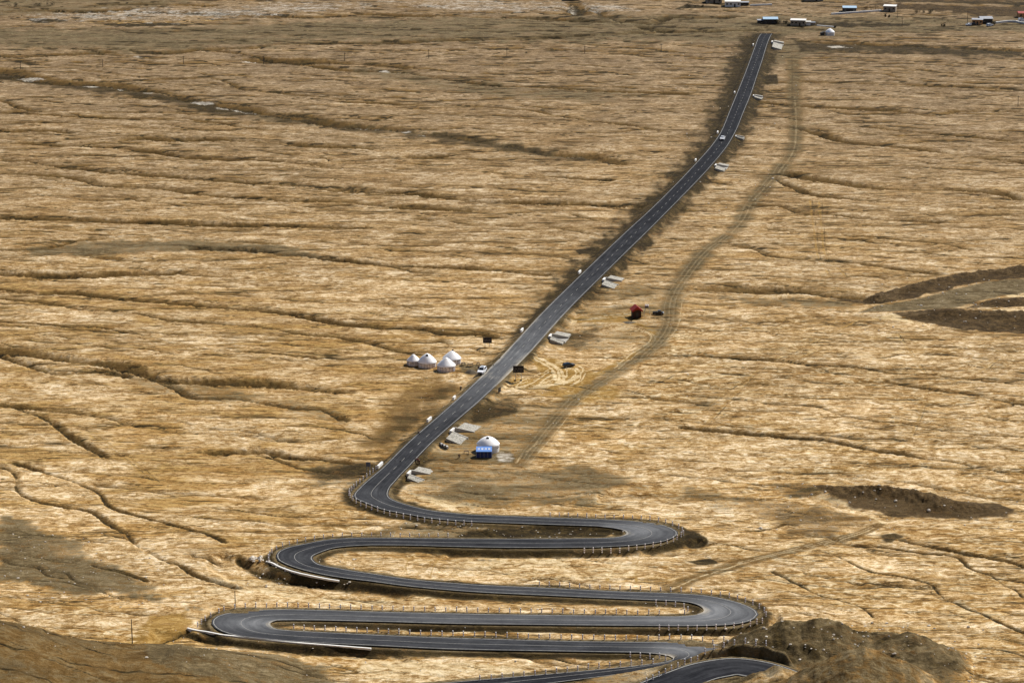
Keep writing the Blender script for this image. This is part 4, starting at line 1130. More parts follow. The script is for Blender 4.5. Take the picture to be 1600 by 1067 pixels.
# small window patches on the big yurt
b = MB()
for a in (-150, -32, -20):
    a = math.radians(a); b.box((3.36 * math.cos(a), 3.36 * math.sin(a), 1.5), (.06, .5, .3), a)
b.build('window', M_trim, y5)
x, y, z = G3(756.3, 715.5)
cn = empty('canopy', (x, y, z), 0, 'bright blue tarpaulin canopy with white lettering before the large white yurt', 'canopy')
W_, D_ = 4.7, 2.6
b = MB(); b.add([(-W_/2, 0, 1.95), (W_/2, 0, 1.95), (W_/2, D_, 2.75), (-W_/2, D_, 2.75), (-W_/2, 0, 2.0), (W_/2, 0, 2.0), (W_/2, D_, 2.8), (-W_/2, D_, 2.8)], [(0,1,2,3),(4,5,6,7),(0,1,5,4),(1,2,6,5),(2,3,7,6),(3,0,4,7)]); rf = b.build('roof', M_blue, cn)
b = MB(); b.box((-W_/2 + .02, D_/2 + .05, .95), (.04, D_ - .1, 1.9)); b.build('side_panel', M_blue, cn)
b = MB(); b.box((W_/2 - .02, D_/2 + .05, .95), (.04, D_ - .1, 1.9)); b.build('side_panel', M_blue, cn)
b = MB()
for k in range(5): b.box((-W_/2 + .08 + k * (W_ - .16) / 4, .1, .95), (.08, .08, 1.9))
b.build('pole', M_steel, cn)
b = MB(); b.box((0, .32, .92), (W_ - .2, .04, 1.84)); b.build('interior_shade', M_navy, cn)  # dark navy sheet standing in for shade inside the open front
b = MB()
for k in range(4):   # four white characters on the sloping roof
    cx = -1.55 + k * 1.03
    for (ux, uy, uw, uh) in [(0, .30, .62, .12), (0, -.30, .62, .12), (0, 0, .5, .12), (-.22, 0, .12, .66), (.2, 0, .12, .6), (0, 0, .1, .8)][: 5 + k % 2]:
        y0 = 1.35 + uy; s_ = .8 / 2.6
        b.add([(cx + ux - uw/2, y0 - uh/2, 2.0 + (y0 - uh/2) * s_ + .02), (cx + ux + uw/2, y0 - uh/2, 2.0 + (y0 - uh/2) * s_ + .02), (cx + ux + uw/2, y0 + uh/2, 2.0 + (y0 + uh/2) * s_ + .02), (cx + ux - uw/2, y0 + uh/2, 2.0 + (y0 + uh/2) * s_ + .02)], [(0, 1, 2, 3)])
b.build('lettering', M_white, rf)
yf = yurt(1296.5, 55.5, 2.75, 2.0, 4.0, 'small white yurt with a black lean-to, alone beyond the end of the asphalt', .5, None, False, -90, M_whitewall, False)
b = MB(); b.prism([(-2.0, 0), (-2.0, 1.6), (.4, 2.4), (.4, 0)], 'y', -1.6, 1.6); b2 = b.build('lean_to', M_darkwall, yf); b2.location = (-3.6, -.3, 0)

# ------------------------------------------------------------------ vehicles
def car(px, py, heading, paint, label, kind='suv', name='parked_car', cat='car', size=1.0, zoff=0.0):
    x, y, z = G3(px, py)
    o = empty(name, (x, y, z + zoff), heading, label, cat); o.scale = (size,) * 3
    # local: +y is forward, length 4.7
    hw = .93
    b = MB()
    low = [(-2.3, .42), (-2.35, .75), (-2.28, 1.05), (-1.0, 1.10), (.85, 1.10), (1.95, .98), (2.28, .82), (2.33, .45), (1.95, .30), (-1.95, .30)]
    n = len(low)
    vs = []
    for sx, ins in ((-hw, 0), (hw, 0)):
        for v_, z_ in low: vs.append((sx * (.94 if z_ > 1.0 or abs(v_) > 2.2 else 1.0), v_, z_))
    b.add(vs, [tuple(range(n)), tuple(range(n, 2 * n))[::-1]] + [(k, n + k, n + (k + 1) % n, (k + 1) % n) for k in range(n)])
    b.build('body', paint, o, .06)
    if kind == 'pickup': top = [(-.25, 1.09), (-.1, 1.68), (.9, 1.70), (1.5, 1.05)]
    elif kind == 'sedan': top = [(-1.9, 1.06), (-1.1, 1.44), (.35, 1.48), (1.2, 1.04)]
    else: top = [(-2.2, 1.06), (-1.95, 1.66), (.15, 1.72), (1.1, 1.06)]
    b = MB(); vs = []
    for sgn in (-1, 1):
        for i, (v_, z_) in enumerate(top): vs.append((sgn * (hw * .93 if i in (0, 3) else hw * .76), v_, z_))
    b.add(vs, [(0, 1, 2, 3), (7, 6, 5, 4), (0, 4, 5, 1), (1, 5, 6, 2), (2, 6, 7, 3), (3, 7, 4, 0)])
    cb = b.build('cabin', paint, o, .05)
    def pane(nm, pts):
        q4 = [Vector(p) for p in pts]; nn = (q4[1] - q4[0]).cross(q4[2] - q4[0]).normalized()
        c = sum(q4, Vector()) / 4
        cen = Vector((0, (top[0][0] + top[3][0]) / 2, 1.35))
        if nn.dot(c - cen) < 0: nn = -nn
        q5 = [c + (p - c) * .84 + nn * .02 for p in q4]; q6 = [p - nn * .04 for p in q5]
        m = MB(); m.add(q5 + q6, [(0, 1, 2, 3), (4, 5, 6, 7), (0, 1, 5, 4), (1, 2, 6, 5), (2, 3, 7, 6), (3, 0, 4, 7)]); m.build(nm, M_glass, o)
    pane('windscreen', [vs[2], vs[6], vs[7], vs[3]]); pane('rear_window', [vs[0], vs[4], vs[5], vs[1]])
    pane('side_window', [vs[0], vs[1], vs[2], vs[3]]); pane('side_window', [vs[4], vs[5], vs[6], vs[7]])
    if kind == 'suv':
        m = MB(); m.box((0, -.6, 1.725), (.9, .9, .04)); m.build('sunroof', M_glass, o)
    for sx in (-1, 1):
        for yy in (-1.42, 1.42):
            m = MB(); m.tube((sx * .70, yy, .36), (sx * .96, yy, .36), .37, 16); wl = m.build('wheel', M_rub, o)
            m = MB(); m.tube((sx * .93, yy, .36), (sx * .975, yy, .36), .22, 10); m.build('rim', M_rim, wl)
        m = MB(); m.box((sx * .66, 2.26, .80), (.36, .14, .16)); m.build('headlight', M_lamp, o)
        m = MB(); m.box((sx * 1.0, .95, 1.12), (.16, .12, .14)); m.build('wing_mirror', paint, o)
    m = MB(); m.box((0, 2.32, .58), (1.1, .06, .22)); m.build('grille', M_black, o)
    m = MB(); m.box((0, 0, .27), (1.6, 3.9, .14)); m.build('underbody', M_rub, o)
    if kind == 'pickup':
        m = MB(); m.box((0, -1.35, 1.105), (1.5, 1.75, .05)); m.build('load_bed', M_rub, o)
    return o
rd = math.atan2(-.97, -.26) - math.pi / 2
car(753.2, 583, rd, M_carw, 'white sport utility car on the road beside the yurt cluster', 'suv', size=1.12, zoff=.14)
car(1129, 219, rd + R(4), M_carw, 'small distant white car on the dark road at the upper bend', 'sedan', size=1.1, zoff=.14)
car(888.5, 573, R(-62), M_black, 'black car parked on the rutted pale tracks', 'suv', size=.88)
car(1028.5, 491, R(-92), M_black, 'black pickup truck parked to the right of the red-roofed hut', 'pickup', 'pickup_truck', 'pickup truck', .86)

# ------------------------------------------------------------------ red hut and stand
x, y, z = G3(995.5, 497.5)
ht = empty('hut', (x, y, z), R(12), 'dark hut with a red gabled roof beside the dirt track', 'hut')
b = MB(); b.box((0, 1.3, 1.45), (3.0, 2.6, 3.3)); b.build('wall', M_hut, ht)
b = MB(); b.box((1.512, 1.3, 1.45), (.02, 2.58, 3.26)); b.build('sunlit_side', M_hutside, ht)  # thin sheet that colours the right wall as sunlit
b = MB(); b.prism([(-2.0, 2.75), (0, 4.35), (2.0, 2.75), (2.0, 2.9), (0, 4.52), (-2.0, 2.9)], 'y', -.5, 3.3); rf = b.build('roof', M_red, ht)
b = MB(); b.prism([(-1.5, 3.1), (0, 4.28), (1.5, 3.1)], 'y', -.02, 2.6); b.build('gable', M_red, ht)
b = MB(); b.prism([(-2.0, 2.35), (-2.0, 2.8), (0, 4.4), (2.0, 2.8), (2.0, 2.35), (0, 3.55)], 'y', -.56, -.5); b.build('bargeboard', M_red, ht)
b = MB(); b.box((0, -.02, 1.0), (.9, .06, 2.0)); b.build('door', M_black, ht)
x, y, z = G3(1011, 491.5)
sd_ = empty('tank_stand', (x, y, z), 0, 'thin-legged stand with white containers just right of the red hut', 'stand')
for lx, ly in ((-.9, -.5), (.9, -.5), (-.9, .9), (.9, .9)):
    b = MB(); b.tube((lx * 1.3, ly * 1.2, -.2), (lx * .6, ly * .6, 2.6), .05, 6); b.build('leg', M_steel, sd_)
b = MB(); b.box((-.2, .2, 2.75), (1.3, .9, .5)); b.build('box', M_darkwall, sd_)
for cx in (-.45, .25):
    b = MB(); b.lathe([(.28, 3.0), (.32, 3.1), (.32, 3.5), (.2, 3.65)], 12, (cx, .2, 0)); b.build('container', M_white, sd_)

# ------------------------------------------------------------------ signs
def billboard(px, py, wd, hgt, clr, label, rz=0, rows=2, feet=True):
    x, y, z = G3(px, py)
    o = empty('billboard', (x, y, z), rz, label, 'sign')
    b = MB(); b.box((0, 0, clr + hgt / 2), (wd, .12, hgt)); pn = b.build('panel', M_sign, o)
    b = MB()
    for r_ in range(rows):
        zz = clr + hgt * (.58 - .28 * r_); xx = -wd * .42
        for k in range(9):
            wdt = wd * random.uniform(.045, .085)
            if random.random() < .82: b.box((xx + wdt / 2, -.068, zz), (wdt, .012, hgt * .085))
            xx += wdt + wd * .03
            if xx > wd * .42: break
    b.build('lettering', M_signw, pn)
    for s_ in (-.27, .27):
        b = MB(); b.tube((s_ * wd, .12, -.3), (s_ * wd, .12, clr + hgt * .8), .08, 8); b.build('post', M_steel, o)
        if feet:
            b = MB(); b.box((s_ * wd - .1, .05, .12), (.75, .7, .5), .2, (.5, .5)); b.build('footing', M_wood, o)
    return o
billboard(810, 595, 3.5, 2.35, 2.75, 'black two-post billboard with white lettering right of the road')
billboard(761.5, 542, 3.0, 1.9, 1.4, 'smaller black billboard left of the road behind the yurts', 0, 2, False)
x, y, z = G3(780.5, 614)
o = empty('road_sign', (x, y, z), R(62), 'narrow dark sign turned edge-on at the right shoulder', 'sign')
b = MB(); b.box((0, 0, 1.1), (1.7, .08, 1.5)); b.build('panel', M_sign, o)
for s_ in (-.5, .5):
    b = MB(); b.tube((s_, .08, -.4), (s_, .08, 1.6), .05, 6); b.build('post', M_steel, o)
x, y, z = G3(575.5, 737.5)
o = empty('road_sign', (x, y, z), R(-8), 'grey-blue two-post sign at the left end of the first bend', 'sign')
b = MB(); b.box((0, 0, 2.35), (1.3, .08, 1.4)); b.build('panel', M_signg, o)
for s_ in (-.45, .45):
    b = MB(); b.tube((s_, .08, -.4), (s_, .08, 2.9), .07, 6); b.build('post', M_steel, o)

# ------------------------------------------------------------------ culverts
def road_at(py):
    i = int(np.argmin(np.abs(to_px(RR[:n0, 0], RR[:n0, 1], RR[:n0, 2])[1] - py)))
    i = min(max(i, 1), n0 - 2)
    t = RR[i + 1] - RR[i - 1]; t = t / np.linalg.norm(t)
    return i, t
def culvert(py, label, s=1.0, near=1.0, far=1.0):
    """outfall of a culvert on the right bank of the straight road"""
    i, t = road_at(py)
    p = RR[i]; ang = math.atan2(-t[1], -t[0]) - math.pi / 2   # local +y runs up the road, +x away from it
    o = empty('culvert', (p[0], p[1], p[2]), ang, label, 'culvert', 'culverts on the right bank')
    o.scale = (s * 1.2, s * 1.2, s * 1.1)
    b = MB(); b.box((1.75, 0, .0), (.5, 2.6, .85)); b.build('headwall', M_paintconc, o, .04)
    b = MB(); b.box((1.85, 0, -.75), (.5, 2.2, .8)); b.build('opening', M_dark, o)
    for s_, k in ((1, far), (-1, near)):
        b = MB()
        y0 = s_ * 1.25; y1 = s_ * (1.25 + .9)
        # wing wall: top slopes from road level down to the ground, splayed
        a = [(2.0, y0, -2.6), (2.0, y0, .45), (6.4, y1, -.55), (6.4, y1, -2.6)]
        c = [(q_[0], q_[1] + s_ * .4, q_[2]) for q_ in a]
        b.add(a + c, [(0, 1, 2, 3), (4, 5, 6, 7), (0, 1, 5, 4), (1, 2, 6, 5), (2, 3, 7, 6), (3, 0, 4, 7)]); b.build('wing_wall', M_conc, o)
        b = MB(); ln = 4.2 * k
        a = [(2.4, y0 + s_ * .42, .30), (6.2, y1 + s_ * .42, -.62), (6.2, y1 + s_ * ln, -.85), (2.4, y0 + s_ * ln, .05)]
        c = [(q_[0], q_[1], q_[2] - 1.3) for q_ in a]
        b.add(a + c, [(0, 1, 2, 3), (4, 5, 6, 7), (0, 1, 5, 4), (1, 2, 6, 5), (2, 3, 7, 6), (3, 0, 4, 7)]); b.build('apron', M_stone, o)
    b = MB(); b.add([(2.0, -1.25, -.98), (6.4, -2.1, -.98), (6.4, 2.1, -.98), (2.0, 1.25, -.98), (2.0, -1.25, -2.4), (6.4, -2.1, -2.4), (6.4, 2.1, -2.4), (2.0, 1.25, -2.4)], [(0,1,2,3),(4,5,6,7),(0,1,5,4),(1,2,6,5),(2,3,7,6),(3,0,4,7)]); b.build('channel_floor', M_conc, o)
    return o
culvert(739, 'concrete culvert with bare wing walls beside the first bend', 1.0, .55, 1.0)
culvert(671, 'concrete culvert with two large stone aprons behind the large white yurt', 1.1, 1.15, 1.3)
culvert(525, 'concrete culvert above the rutted tracks, its near apron small', 1.05, .5, 1.0)
culvert(436, 'pale concrete culvert with twin aprons above the red hut', 1.1)
culvert(258, 'pale concrete culvert just below the upper road bend', .95)
culvert(213, 'thin slab culvert on the outside of the upper road bend', .7, .3, .5)
culvert(150, 'short white culvert halfway along the top road stretch', .85, .6, .7)
culvert(66, 'long grey stone apron at the top end of the asphalt', 1.2, 2.6, 1.0)
def left_parapet(py, ln, label):
    i = int(np.argmin(np.abs(to_px(RL[:n0, 0], RL[:n0, 1], RL[:n0, 2])[1] - py))); i = min(max(i, 1), n0 - 2)
    t = RL[i + 1] - RL[i - 1]; ang = math.atan2(-t[1], -t[0]) - math.pi / 2
    b = MB(); b.box((0, 0, 0), (.55, ln, 1.0)); o = b.build('parapet', M_paintconc, None, .04)
    p = RL[i]; nrm = Vector((-math.cos(ang), -math.sin(ang), 0))
    o.location = Vector(p) + nrm * 1.45 + Vector((0, 0, .25)); o.rotation_euler = (0, 0, ang)
    tag(o, label, 'parapet', 'white parapets on the left shoulder')
left_parapet(727, 4.2, 'long white parapet on the left shoulder at the first bend')
left_parapet(657, 3.4, 'white parapet on the left shoulder opposite the large white yurt')
left_parapet(622, 2.2, 'small white parapet block below the white car')
left_parapet(518, 3.0, 'white parapet on the left shoulder above the smaller billboard')
left_parapet(427, 3.2, 'white parapet on the left shoulder opposite the pale culvert above the hut')
left_parapet(252, 2.6, 'white parapet on the left shoulder below the upper bend')
left_parapet(208, 2.8, 'white parapet block on the left shoulder beside the distant white car')
left_parapet(146, 2.6, 'white parapet on the left shoulder halfway along the top stretch')
left_parapet(71, 3.2, 'white parapet on the left shoulder near the top end of the asphalt')

def wall_along(pts, wd, hgt, name, mat, label, cat, zoff=0.0, dz=0.0, ends=True):
    C = resample(np.array([G3(*p) for p in catmull(pts, 4)]), step=1.5)
    t = np.gradient(C[:, :2], axis=0); t /= np.linalg.norm(t, axis=1, keepdims=True)
    nn = np.stack([-t[:, 1], t[:, 0]], 1)
    b = MB(); vs = []; fs = []
    zs = np.array([gz(a, c_) for a, c_, _ in C]); zs = np.convolve(np.pad(zs, 3, 'edge'), np.ones(7) / 7, 'valid')
    for k in range(len(C)):
        for sgn, zz in ((1, -.8), (1, hgt), (-1, hgt), (-1, -.8)):
            vs.append((C[k, 0] + sgn * nn[k, 0] * wd / 2, C[k, 1] + sgn * nn[k, 1] * wd / 2, zs[k] + zz + dz))
    for k in range(len(C) - 1):
        for e in range(3): fs.append((k * 4 + e, k * 4 + e + 1, k * 4 + e + 5, k * 4 + e + 4))
    fs.append((0, 1, 2, 3)); fs.append(tuple(4 * (len(C) - 1) + e for e in range(4)))
    b.add(vs, fs); o = b.build(name, mat)
    return tag(o, label, cat)
wall_along([(416,878),(424,880),(436,885.5),(455,893),(480,899),(505,904),(530,908)], .45, .30, 'kerb_wall', M_paintconc, 'low white kerb wall curving below the upper left-hand hairpin', 'kerb wall')
wall_along([(293,982),(333,990),(400,998),(467,1005),(533,1010),(580,1014)], .45, .30, 'kerb_wall', M_paintconc, 'long low white kerb wall below the lower left-hand hairpin', 'kerb wall')
wall_along([(1299,23.5),(1335,21),(1377,18)], .9, 1.0, 'low_wall', M_whitewall, 'low whitewashed wall before the blue-roofed village house', 'wall')
wall_along([(1172,9.5),(1190,9),(1206,8.5)], .8, .9, 'low_wall', M_whitewall, 'short whitewashed wall beside the topmost village house', 'wall')
wall_along([(1276,41),(1290,42),(1306,43.5)], .7, .6, 'low_wall', M_whitewall, 'short low wall to the right of the long white house', 'wall')
wall_along([(1555,37.5),(1581,35),(1604,38.5)], .9, 1.1, 'low_wall', M_whitewall, 'low white wall running right of the orange house', 'wall')

# ------------------------------------------------------------------ poles
def pole(px, py, hgt, label, group=None, arm=True, r=.13):
    x, y, z = G3(px, py)
    o = empty('utility_pole', (x, y, z), R(random.uniform(-8, 8)), label, 'utility pole', group)
    b = MB(); b.tube((0, 0, -.6), (0, 0, hgt), r, 8, r * .72); b.build('shaft', M_wood, o)
    if arm:
        b = MB(); b.box((0, 0, hgt - .5), (1.7, .12, .14)); ca = b.build('crossarm', M_wood, o)
        b = MB()
        for s_ in (-.75, 0, .75): b.tube((s_, 0, hgt - .43), (s_, 0, hgt - .2), .05, 6)
        b.build('insulator', M_steel, ca)
    return o
GP = 'pole line across the plain'
for px, py, top, lab in [(32, 108, 97, 'pole at the left end of the line across the plain'), (160.7, 105, 93, 'second pole from the left of the line across the plain'), (287, 100.7, 87.7, 'pole standing left of the dark bank in the pole line'), (411.7, 100.7, 88, 'fourth pole from the left of the line across the plain'),
                         (538.7, 95.7, 83, 'pole above the grey salt streak in the pole line'), (670, 91.7, 78, 'sixth pole from the left of the line across the plain'), (792, 88, 75, 'seventh pole from the left of the line across the plain'), (913.7, 84, 72, 'second pole from the right of the line across the plain'), (1033, 80.7, 69, 'pole nearest the road in the line across the plain')]:
    s_ = F / (P(px, py)[1] * cp + H * sp)
    pole(px, py, (py - top) / (s_ * .985), lab, GP, True, .17)
pole(1590.5, 167, 5.6, 'lone pole at the right edge of the plain', None, True, .15)
pole(367.7, 947.5, 4.2, 'dark pole standing behind the lower left-hand hairpin', None, False, .11)
pole(206.8, 1005, 6.2, 'dark pole at the foot of the brown hillside', None, False, .13)
pole(1402.5, 28, 7.2, 'pole in front of the white village house', None, True, .15)
pole(1511.5, 37.5, 8.0, 'pole just left of the orange house', None, True, .15)
pole(1409.5, 42, 5.5, 'pole beside the verge below the white village house', None, True, .13)

# ------------------------------------------------------------------ village houses
def house(px, py, wd, dp, wh, rz, wall, roof, label, gable=.9, windows=3, name='house', front=None):
    x, y, z = G3(px, py)
    o = empty(name, (x, y, z), R(rz), label, 'house')
    b = MB(); b.box((0, dp / 2, wh / 2 - .4), (wd, dp, wh + .8)); b.build('wall', wall, o)
    ov = .35
    if gable > 0:
        b = MB(); b.prism([(-ov, wh), (dp / 2, wh + gable), (dp + ov, wh), (dp + ov, wh + .14), (dp / 2, wh + gable + .16), (-ov, wh + .14)], 'x', -wd / 2 - ov, wd / 2 + ov); b.build('roof', roof, o)
        b = MB(); b.prism([(0, wh - .01), (dp / 2, wh + gable - .02), (dp, wh - .01)], 'x', -wd / 2 + .01, wd / 2 - .01); b.build('gable', wall, o)
    else:
        b = MB(); b.box((0, dp / 2, wh + .12), (wd + .5, dp + .5, .24)); b.build('roof', roof, o)
    for k in range(windows):
        xx = -wd / 2 + wd * (k + .5) / windows
        if k == windows // 2 and windows > 1:
            b = MB(); b.box((xx, -.02, 1.0), (1.0, .08, 2.0)); b.build('door', M_wood, o)
        else:
            b = MB(); b.box((xx, -.02, wh * .58), (1.1, .08, 1.0)); wn = b.build('window', M_glass, o)
            b = MB(); b.box((xx, -.05, wh * .58 - .56), (1.3, .1, .1)); b.build('sill', M_conc, wn)
    return o
house(1204, 37.3, 8.6, 6.5, 2.6, 0, M_darkwall, M_bluroof, 'house with a pale blue roof just beyond the end of the asphalt', .9)
house(1190, 37, 4.6, 4.5, 1.8, 0, M_darkwall, M_grroof, 'low dark shed with grey roof left of the pale blue roof', .2, 1, 'shed')
house(1246.5, 40.8, 9.0, 6.5, 3.2, -10, M_mud, M_whitewall, 'long flat-roofed house with white end wall right of the road end', 0, 4)
house(1263, 40.3, 2.6, 3.5, 2.2, -4, M_whitewall, M_whitewall, 'tiny white hut at the right end of the long house', .3, 0, 'hut')
house(1269.5, 39.8, 3.2, 2.5, 1.5, 0, M_mud, M_grroof, 'low grey lean-to beyond the tiny white hut', 0, 0, 'shed')
house(1327.5, 19, 8.2, 7, 2.4, -3, M_darkwall, M_bluroof, 'dark house with a silvery blue roof behind the low white wall', .8)
house(1389.5, 18.8, 7.6, 7, 3.3, -14, M_mud, M_whitewall, 'grey and white flat-roofed house behind a pole', 0, 3)
house(1527, 39.2, 6.2, 6, 3.0, -8, M_orange, M_grroof, 'orange-walled house beside two white cars', .5, 3)
house(1541.5, 37.2, 7.4, 7, 2.8, 4, M_darkwall, M_grroof, 'house with a grey-blue roof adjoining the orange one', 1.0, 2)
house(1599, 28.5, 6, 6, 2.8, 0, M_orange, M_red, 'red-roofed house at the right edge of the village', .8, 2)
house(1145, 11.3, 9.8, 7, 3.2, -3, M_whitewall, M_whitewall, 'topmost white house above the road end', 0, 4)
house(1163.5, 9.4, 5.2, 4.5, 2.0, 0, M_darkwall, M_grroof, 'small dark shed right of the topmost white house', .2, 1, 'shed')
house(1116, 5.5, 10, 7, 2.6, 3, M_mud, M_grroof, 'grey mud house half cut by the top edge', .5, 3)
house(895, 1.5, 9.4, 7, 2.4, 0, M_darkwall, M_bluroof, 'lone house with pale blue roof cut by the top edge', .6, 2)
house(1272, 2.5, 12, 6, 2.2, 2, M_mud, M_grroof, 'low grey building row at the top edge of the village', .3, 4)
car(1514.5, 40.5, R(-60), M_carw, 'small white car parked in front of the orange house', 'sedan', size=1.0)
car(1521, 39.8, R(-80), M_black, 'black car parked against the orange house', 'sedan', size=1.0)
car(1546.5, 41.3, R(-50), M_carw, 'white car parked in front of the grey-blue roof', 'suv', size=1.05)
car(1597, 33.5, R(-85), M_carw, 'white vehicle at the right edge below the red-roofed house', 'suv', size=1.1)

# ------------------------------------------------------------------ shrubs
def leaf_mat(name, a, b_):
    k = NB(name); v = k.coord(); n = k.noise(v, 1.1, 3)
    k.color(k.ramp(n, [(.3, a), (.7, b_)])); k.rough(.9); return k.m
M_leaf = leaf_mat('dull_leaves', (.030, .026, .012), (.085, .070, .030))
M_leaf2 = leaf_mat('brown_twigs', (.060, .042, .020), (.15, .105, .05))
def shrub(px, py, rx, hgt, label, mat=None, group='shrubs about the village and the far flats', n=240):
    x, y, z = G3(px, py)
    o = empty('shrub', (x, y, z), 0, label, 'shrub', group)
    b = MB()
    nb = max(3, int(rx * 2)); cs = [(random.uniform(-rx, rx) * .75, random.uniform(-.8, .8), hgt * random.uniform(.35, .7), random.uniform(.35, .6) * hgt) for _ in range(nb)]
    for k in range(n):
        cx, cy, cz, cr = random.choice(cs)
        d = Vector((random.gauss(0, 1), random.gauss(0, 1), random.gauss(0, 1))).normalized() * cr * random.uniform(.5, 1.05)
        p = Vector((cx, cy, cz)) + d
        if p.z < .05: p.z = random.uniform(.05, .3)
        s_ = random.uniform(.12, .28)
        e1 = Vector((random.gauss(0, 1), random.gauss(0, 1), random.gauss(0, 1))).normalized() * s_
        e2 = e1.cross(Vector((random.gauss(0, 1), random.gauss(0, 1), random.gauss(0, 1)))).normalized() * s_ * .7
        b.add([p - e1, p + e2, p + e1, p - e2], [(0, 1, 2, 3)])
    b.build('crown', mat or M_leaf, o)
    b = MB()
    for cx, cy, cz, cr in cs[:6]: b.tube((cx * .5, cy * .4, -.2), (cx, cy, cz), .06, 5, .03)
    b.build('stem', M_wood, o)
    return o
for px, py, rx, hg, lab in [(20, 11, 4.5, 2.4, 'dark low shrub at the far left of the top edge'), (62, 10, 4.0, 2.6, 'dark shrub beside the tallest one on the far left flats'), (78, 9, 4.0, 3.0, 'tallest dark shrub on the far left flats'), (96, 19, 2.5, .9, 'small flat shrub below the far left shrubs'),
                            (1073, 12.5, 3.5, 2.6, 'brown shrub left of the topmost village house'), (1092, 12, 4.0, 1.6, 'low dark shrub in the hedge line near the topmost house'), (1216, 37, 1.3, 2.2, 'dark bush at the right end of the pale blue roof'), (1226, 37, 1.6, 1.6, 'dark bush between the blue roof and the long house'),
                            (1364, 17.5, 3.0, 4.5, 'tall dark tree-like bush between two village houses'), (1350, 17, 3.0, 2.6, 'brown bush right of the silvery blue roof'), (1437, 20.5, 3.5, 2.0, 'dark bush on the slope above the village flat'), (1453.5, 21, 1.0, 2.2, 'small upright dark bush on the grey flat'), (1473, 41, 1.4, 1.1, 'low dark bush on the verge left of the orange house'),
                            (1384, 27, .8, 1.4, 'small bare bush in front of the white village house'), (1389, 27.5, .8, 1.2, 'second small bare bush beside the first before the white house'), (1553, 40, .8, 2.4, 'dark bush behind the white car by the grey-blue roof'), (1305, 44, .8, 1.0, 'tiny bush at the end of the short low wall')]:
    shrub(px, py, rx, hg, lab, M_leaf2 if 'brown' in lab or 'bare' in lab else M_leaf)

# ------------------------------------------------------------------ people
M_skin = plain('skin', (.42, .26, .18), .6, .08, 3)
M_cloth = {c: plain(c + '_cloth', v, .9, .2, 4) for c, v in dict(black=(.012, .012, .015), navy=(.018, .022, .05), red=(.20, .018, .016), maroon=(.07, .014, .014), grey=(.10, .10, .10), white=(.7, .69, .66), brown=(.06, .038, .025)).items()}
def skin_mesh(name, pts, edges, rad, mat, parent, root=0):
    me = bpy.data.meshes.new(name); me.from_pydata(pts, edges, []); me.materials.append(mat)
    o = bpy.data.objects.new(name, me); COL.objects.link(o)
    if parent: o.parent = parent
    m = o.modifiers.new('skin', 'SKIN'); sb = o.modifiers.new('s', 'SUBSURF'); sb.levels = 1; sb.render_levels = 1
    lay = me.skin_vertices[0].data if len(me.skin_vertices) else None
    if lay is None:
        bm = bmesh.new(); bm.from_mesh(me); bm.verts.layers.skin.verify(); bm.to_mesh(me); bm.free(); lay = me.skin_vertices[0].data
    for k, r_ in enumerate(rad): lay[k].radius = (r_, r_); lay[k].use_root = (k == root)
    return o
def person(px, py, rz, coat, legs, label, hat='black', sit=False, xyz=None, bend=.05, arm=.12, group=None):
    x, y, z = G3(px, py) if xyz is None else xyz
    root = empty('person', (x, y, z), rz, label, 'person', group)
    # faces -y ; standing skeleton 1.72 m
    hip = .50 if sit else .92
    ky = -.42 if sit else -.03
    sh = hip + .52; nk = hip + .60; hd = hip + .72
    by = -bend
    pts = [(0, 0, hip), (0, by * .5, hip + .28), (0, by, sh), (0, by - .01, nk), (0, by - .03, hd)]
    ed = [(0, 1), (1, 2), (2, 3), (3, 4)]; rad = [.13, .13, .12, .055, .10]
    armp = {}
    for s_ in (-1, 1):
        k = len(pts)
        pts += [(s_ * .19, by, sh - .02), (s_ * (.24 + arm * .5), by - .02, sh - .29), (s_ * (.22 + arm), by - .14, sh - .52), (s_ * (.22 + arm), by - .19, sh - .62)]
        ed += [(2, k), (k, k + 1), (k + 1, k + 2), (k + 2, k + 3)]; rad += [.065, .048, .036, .03]
        k = len(pts)
        kn = (s_ * .11, ky, .48 if not sit else .46); an = (s_ * .12, ky + (.04 if not sit else -.02), .08); to = (s_ * .13, an[1] - .17, .04)
        pts += [(s_ * .09, 0, hip - .04), kn, an, to]
        ed += [(0, k), (k, k + 1), (k + 1, k + 2), (k + 2, k + 3)]; rad += [.095, .065, .045, .04]
    skin_mesh('body', pts, ed, rad, M_skin, root)
    jp = [pts[0], pts[1], pts[2]]; je = [(0, 1), (1, 2)]; jr = [.165, .165, .145]
    for k0 in (5, 13):
        k = len(jp); jp += [pts[k0], pts[k0 + 1], pts[k0 + 2]]; je += [(2, k), (k, k + 1), (k + 1, k + 2)]; jr += [.09, .072, .058]
    skin_mesh('jacket', jp, je, jr, M_cloth[coat], root)
    tp = [pts[0]]; te = []; tr = [.15]
    for k0 in (9, 17):
        k = len(tp); tp += [pts[k0], pts[k0 + 1], pts[k0 + 2]]; te += [(0, k), (k, k + 1), (k + 1, k + 2)]; tr += [.115, .088, .07]
    skin_mesh('trousers', tp, te, tr, M_cloth[legs], root)
    b = MB(); b.lathe([(.118, hd + .0), (.122, hd + .06), (.10, hd + .12), (.04, hd + .15)], 14, (0, by - .015, 0)); b.build('hair' if hat == 'black' else 'hat', M_cloth[hat], root)
    return root
person(720, 611, R(20), 'black', 'black', 'person in black with a white hat standing on the left shoulder', 'white')
person(748, 578.5, R(-30), 'black', 'black', 'person in black standing behind the white roadside car', 'black')
person(649.5, 724, R(15), 'navy', 'black', 'person in dark clothes standing leftmost in the group at the culvert', 'black')
person(652.5, 723.5, R(-10), 'red', 'black', 'person in a red jacket standing in the middle of the group at the culvert', 'black')
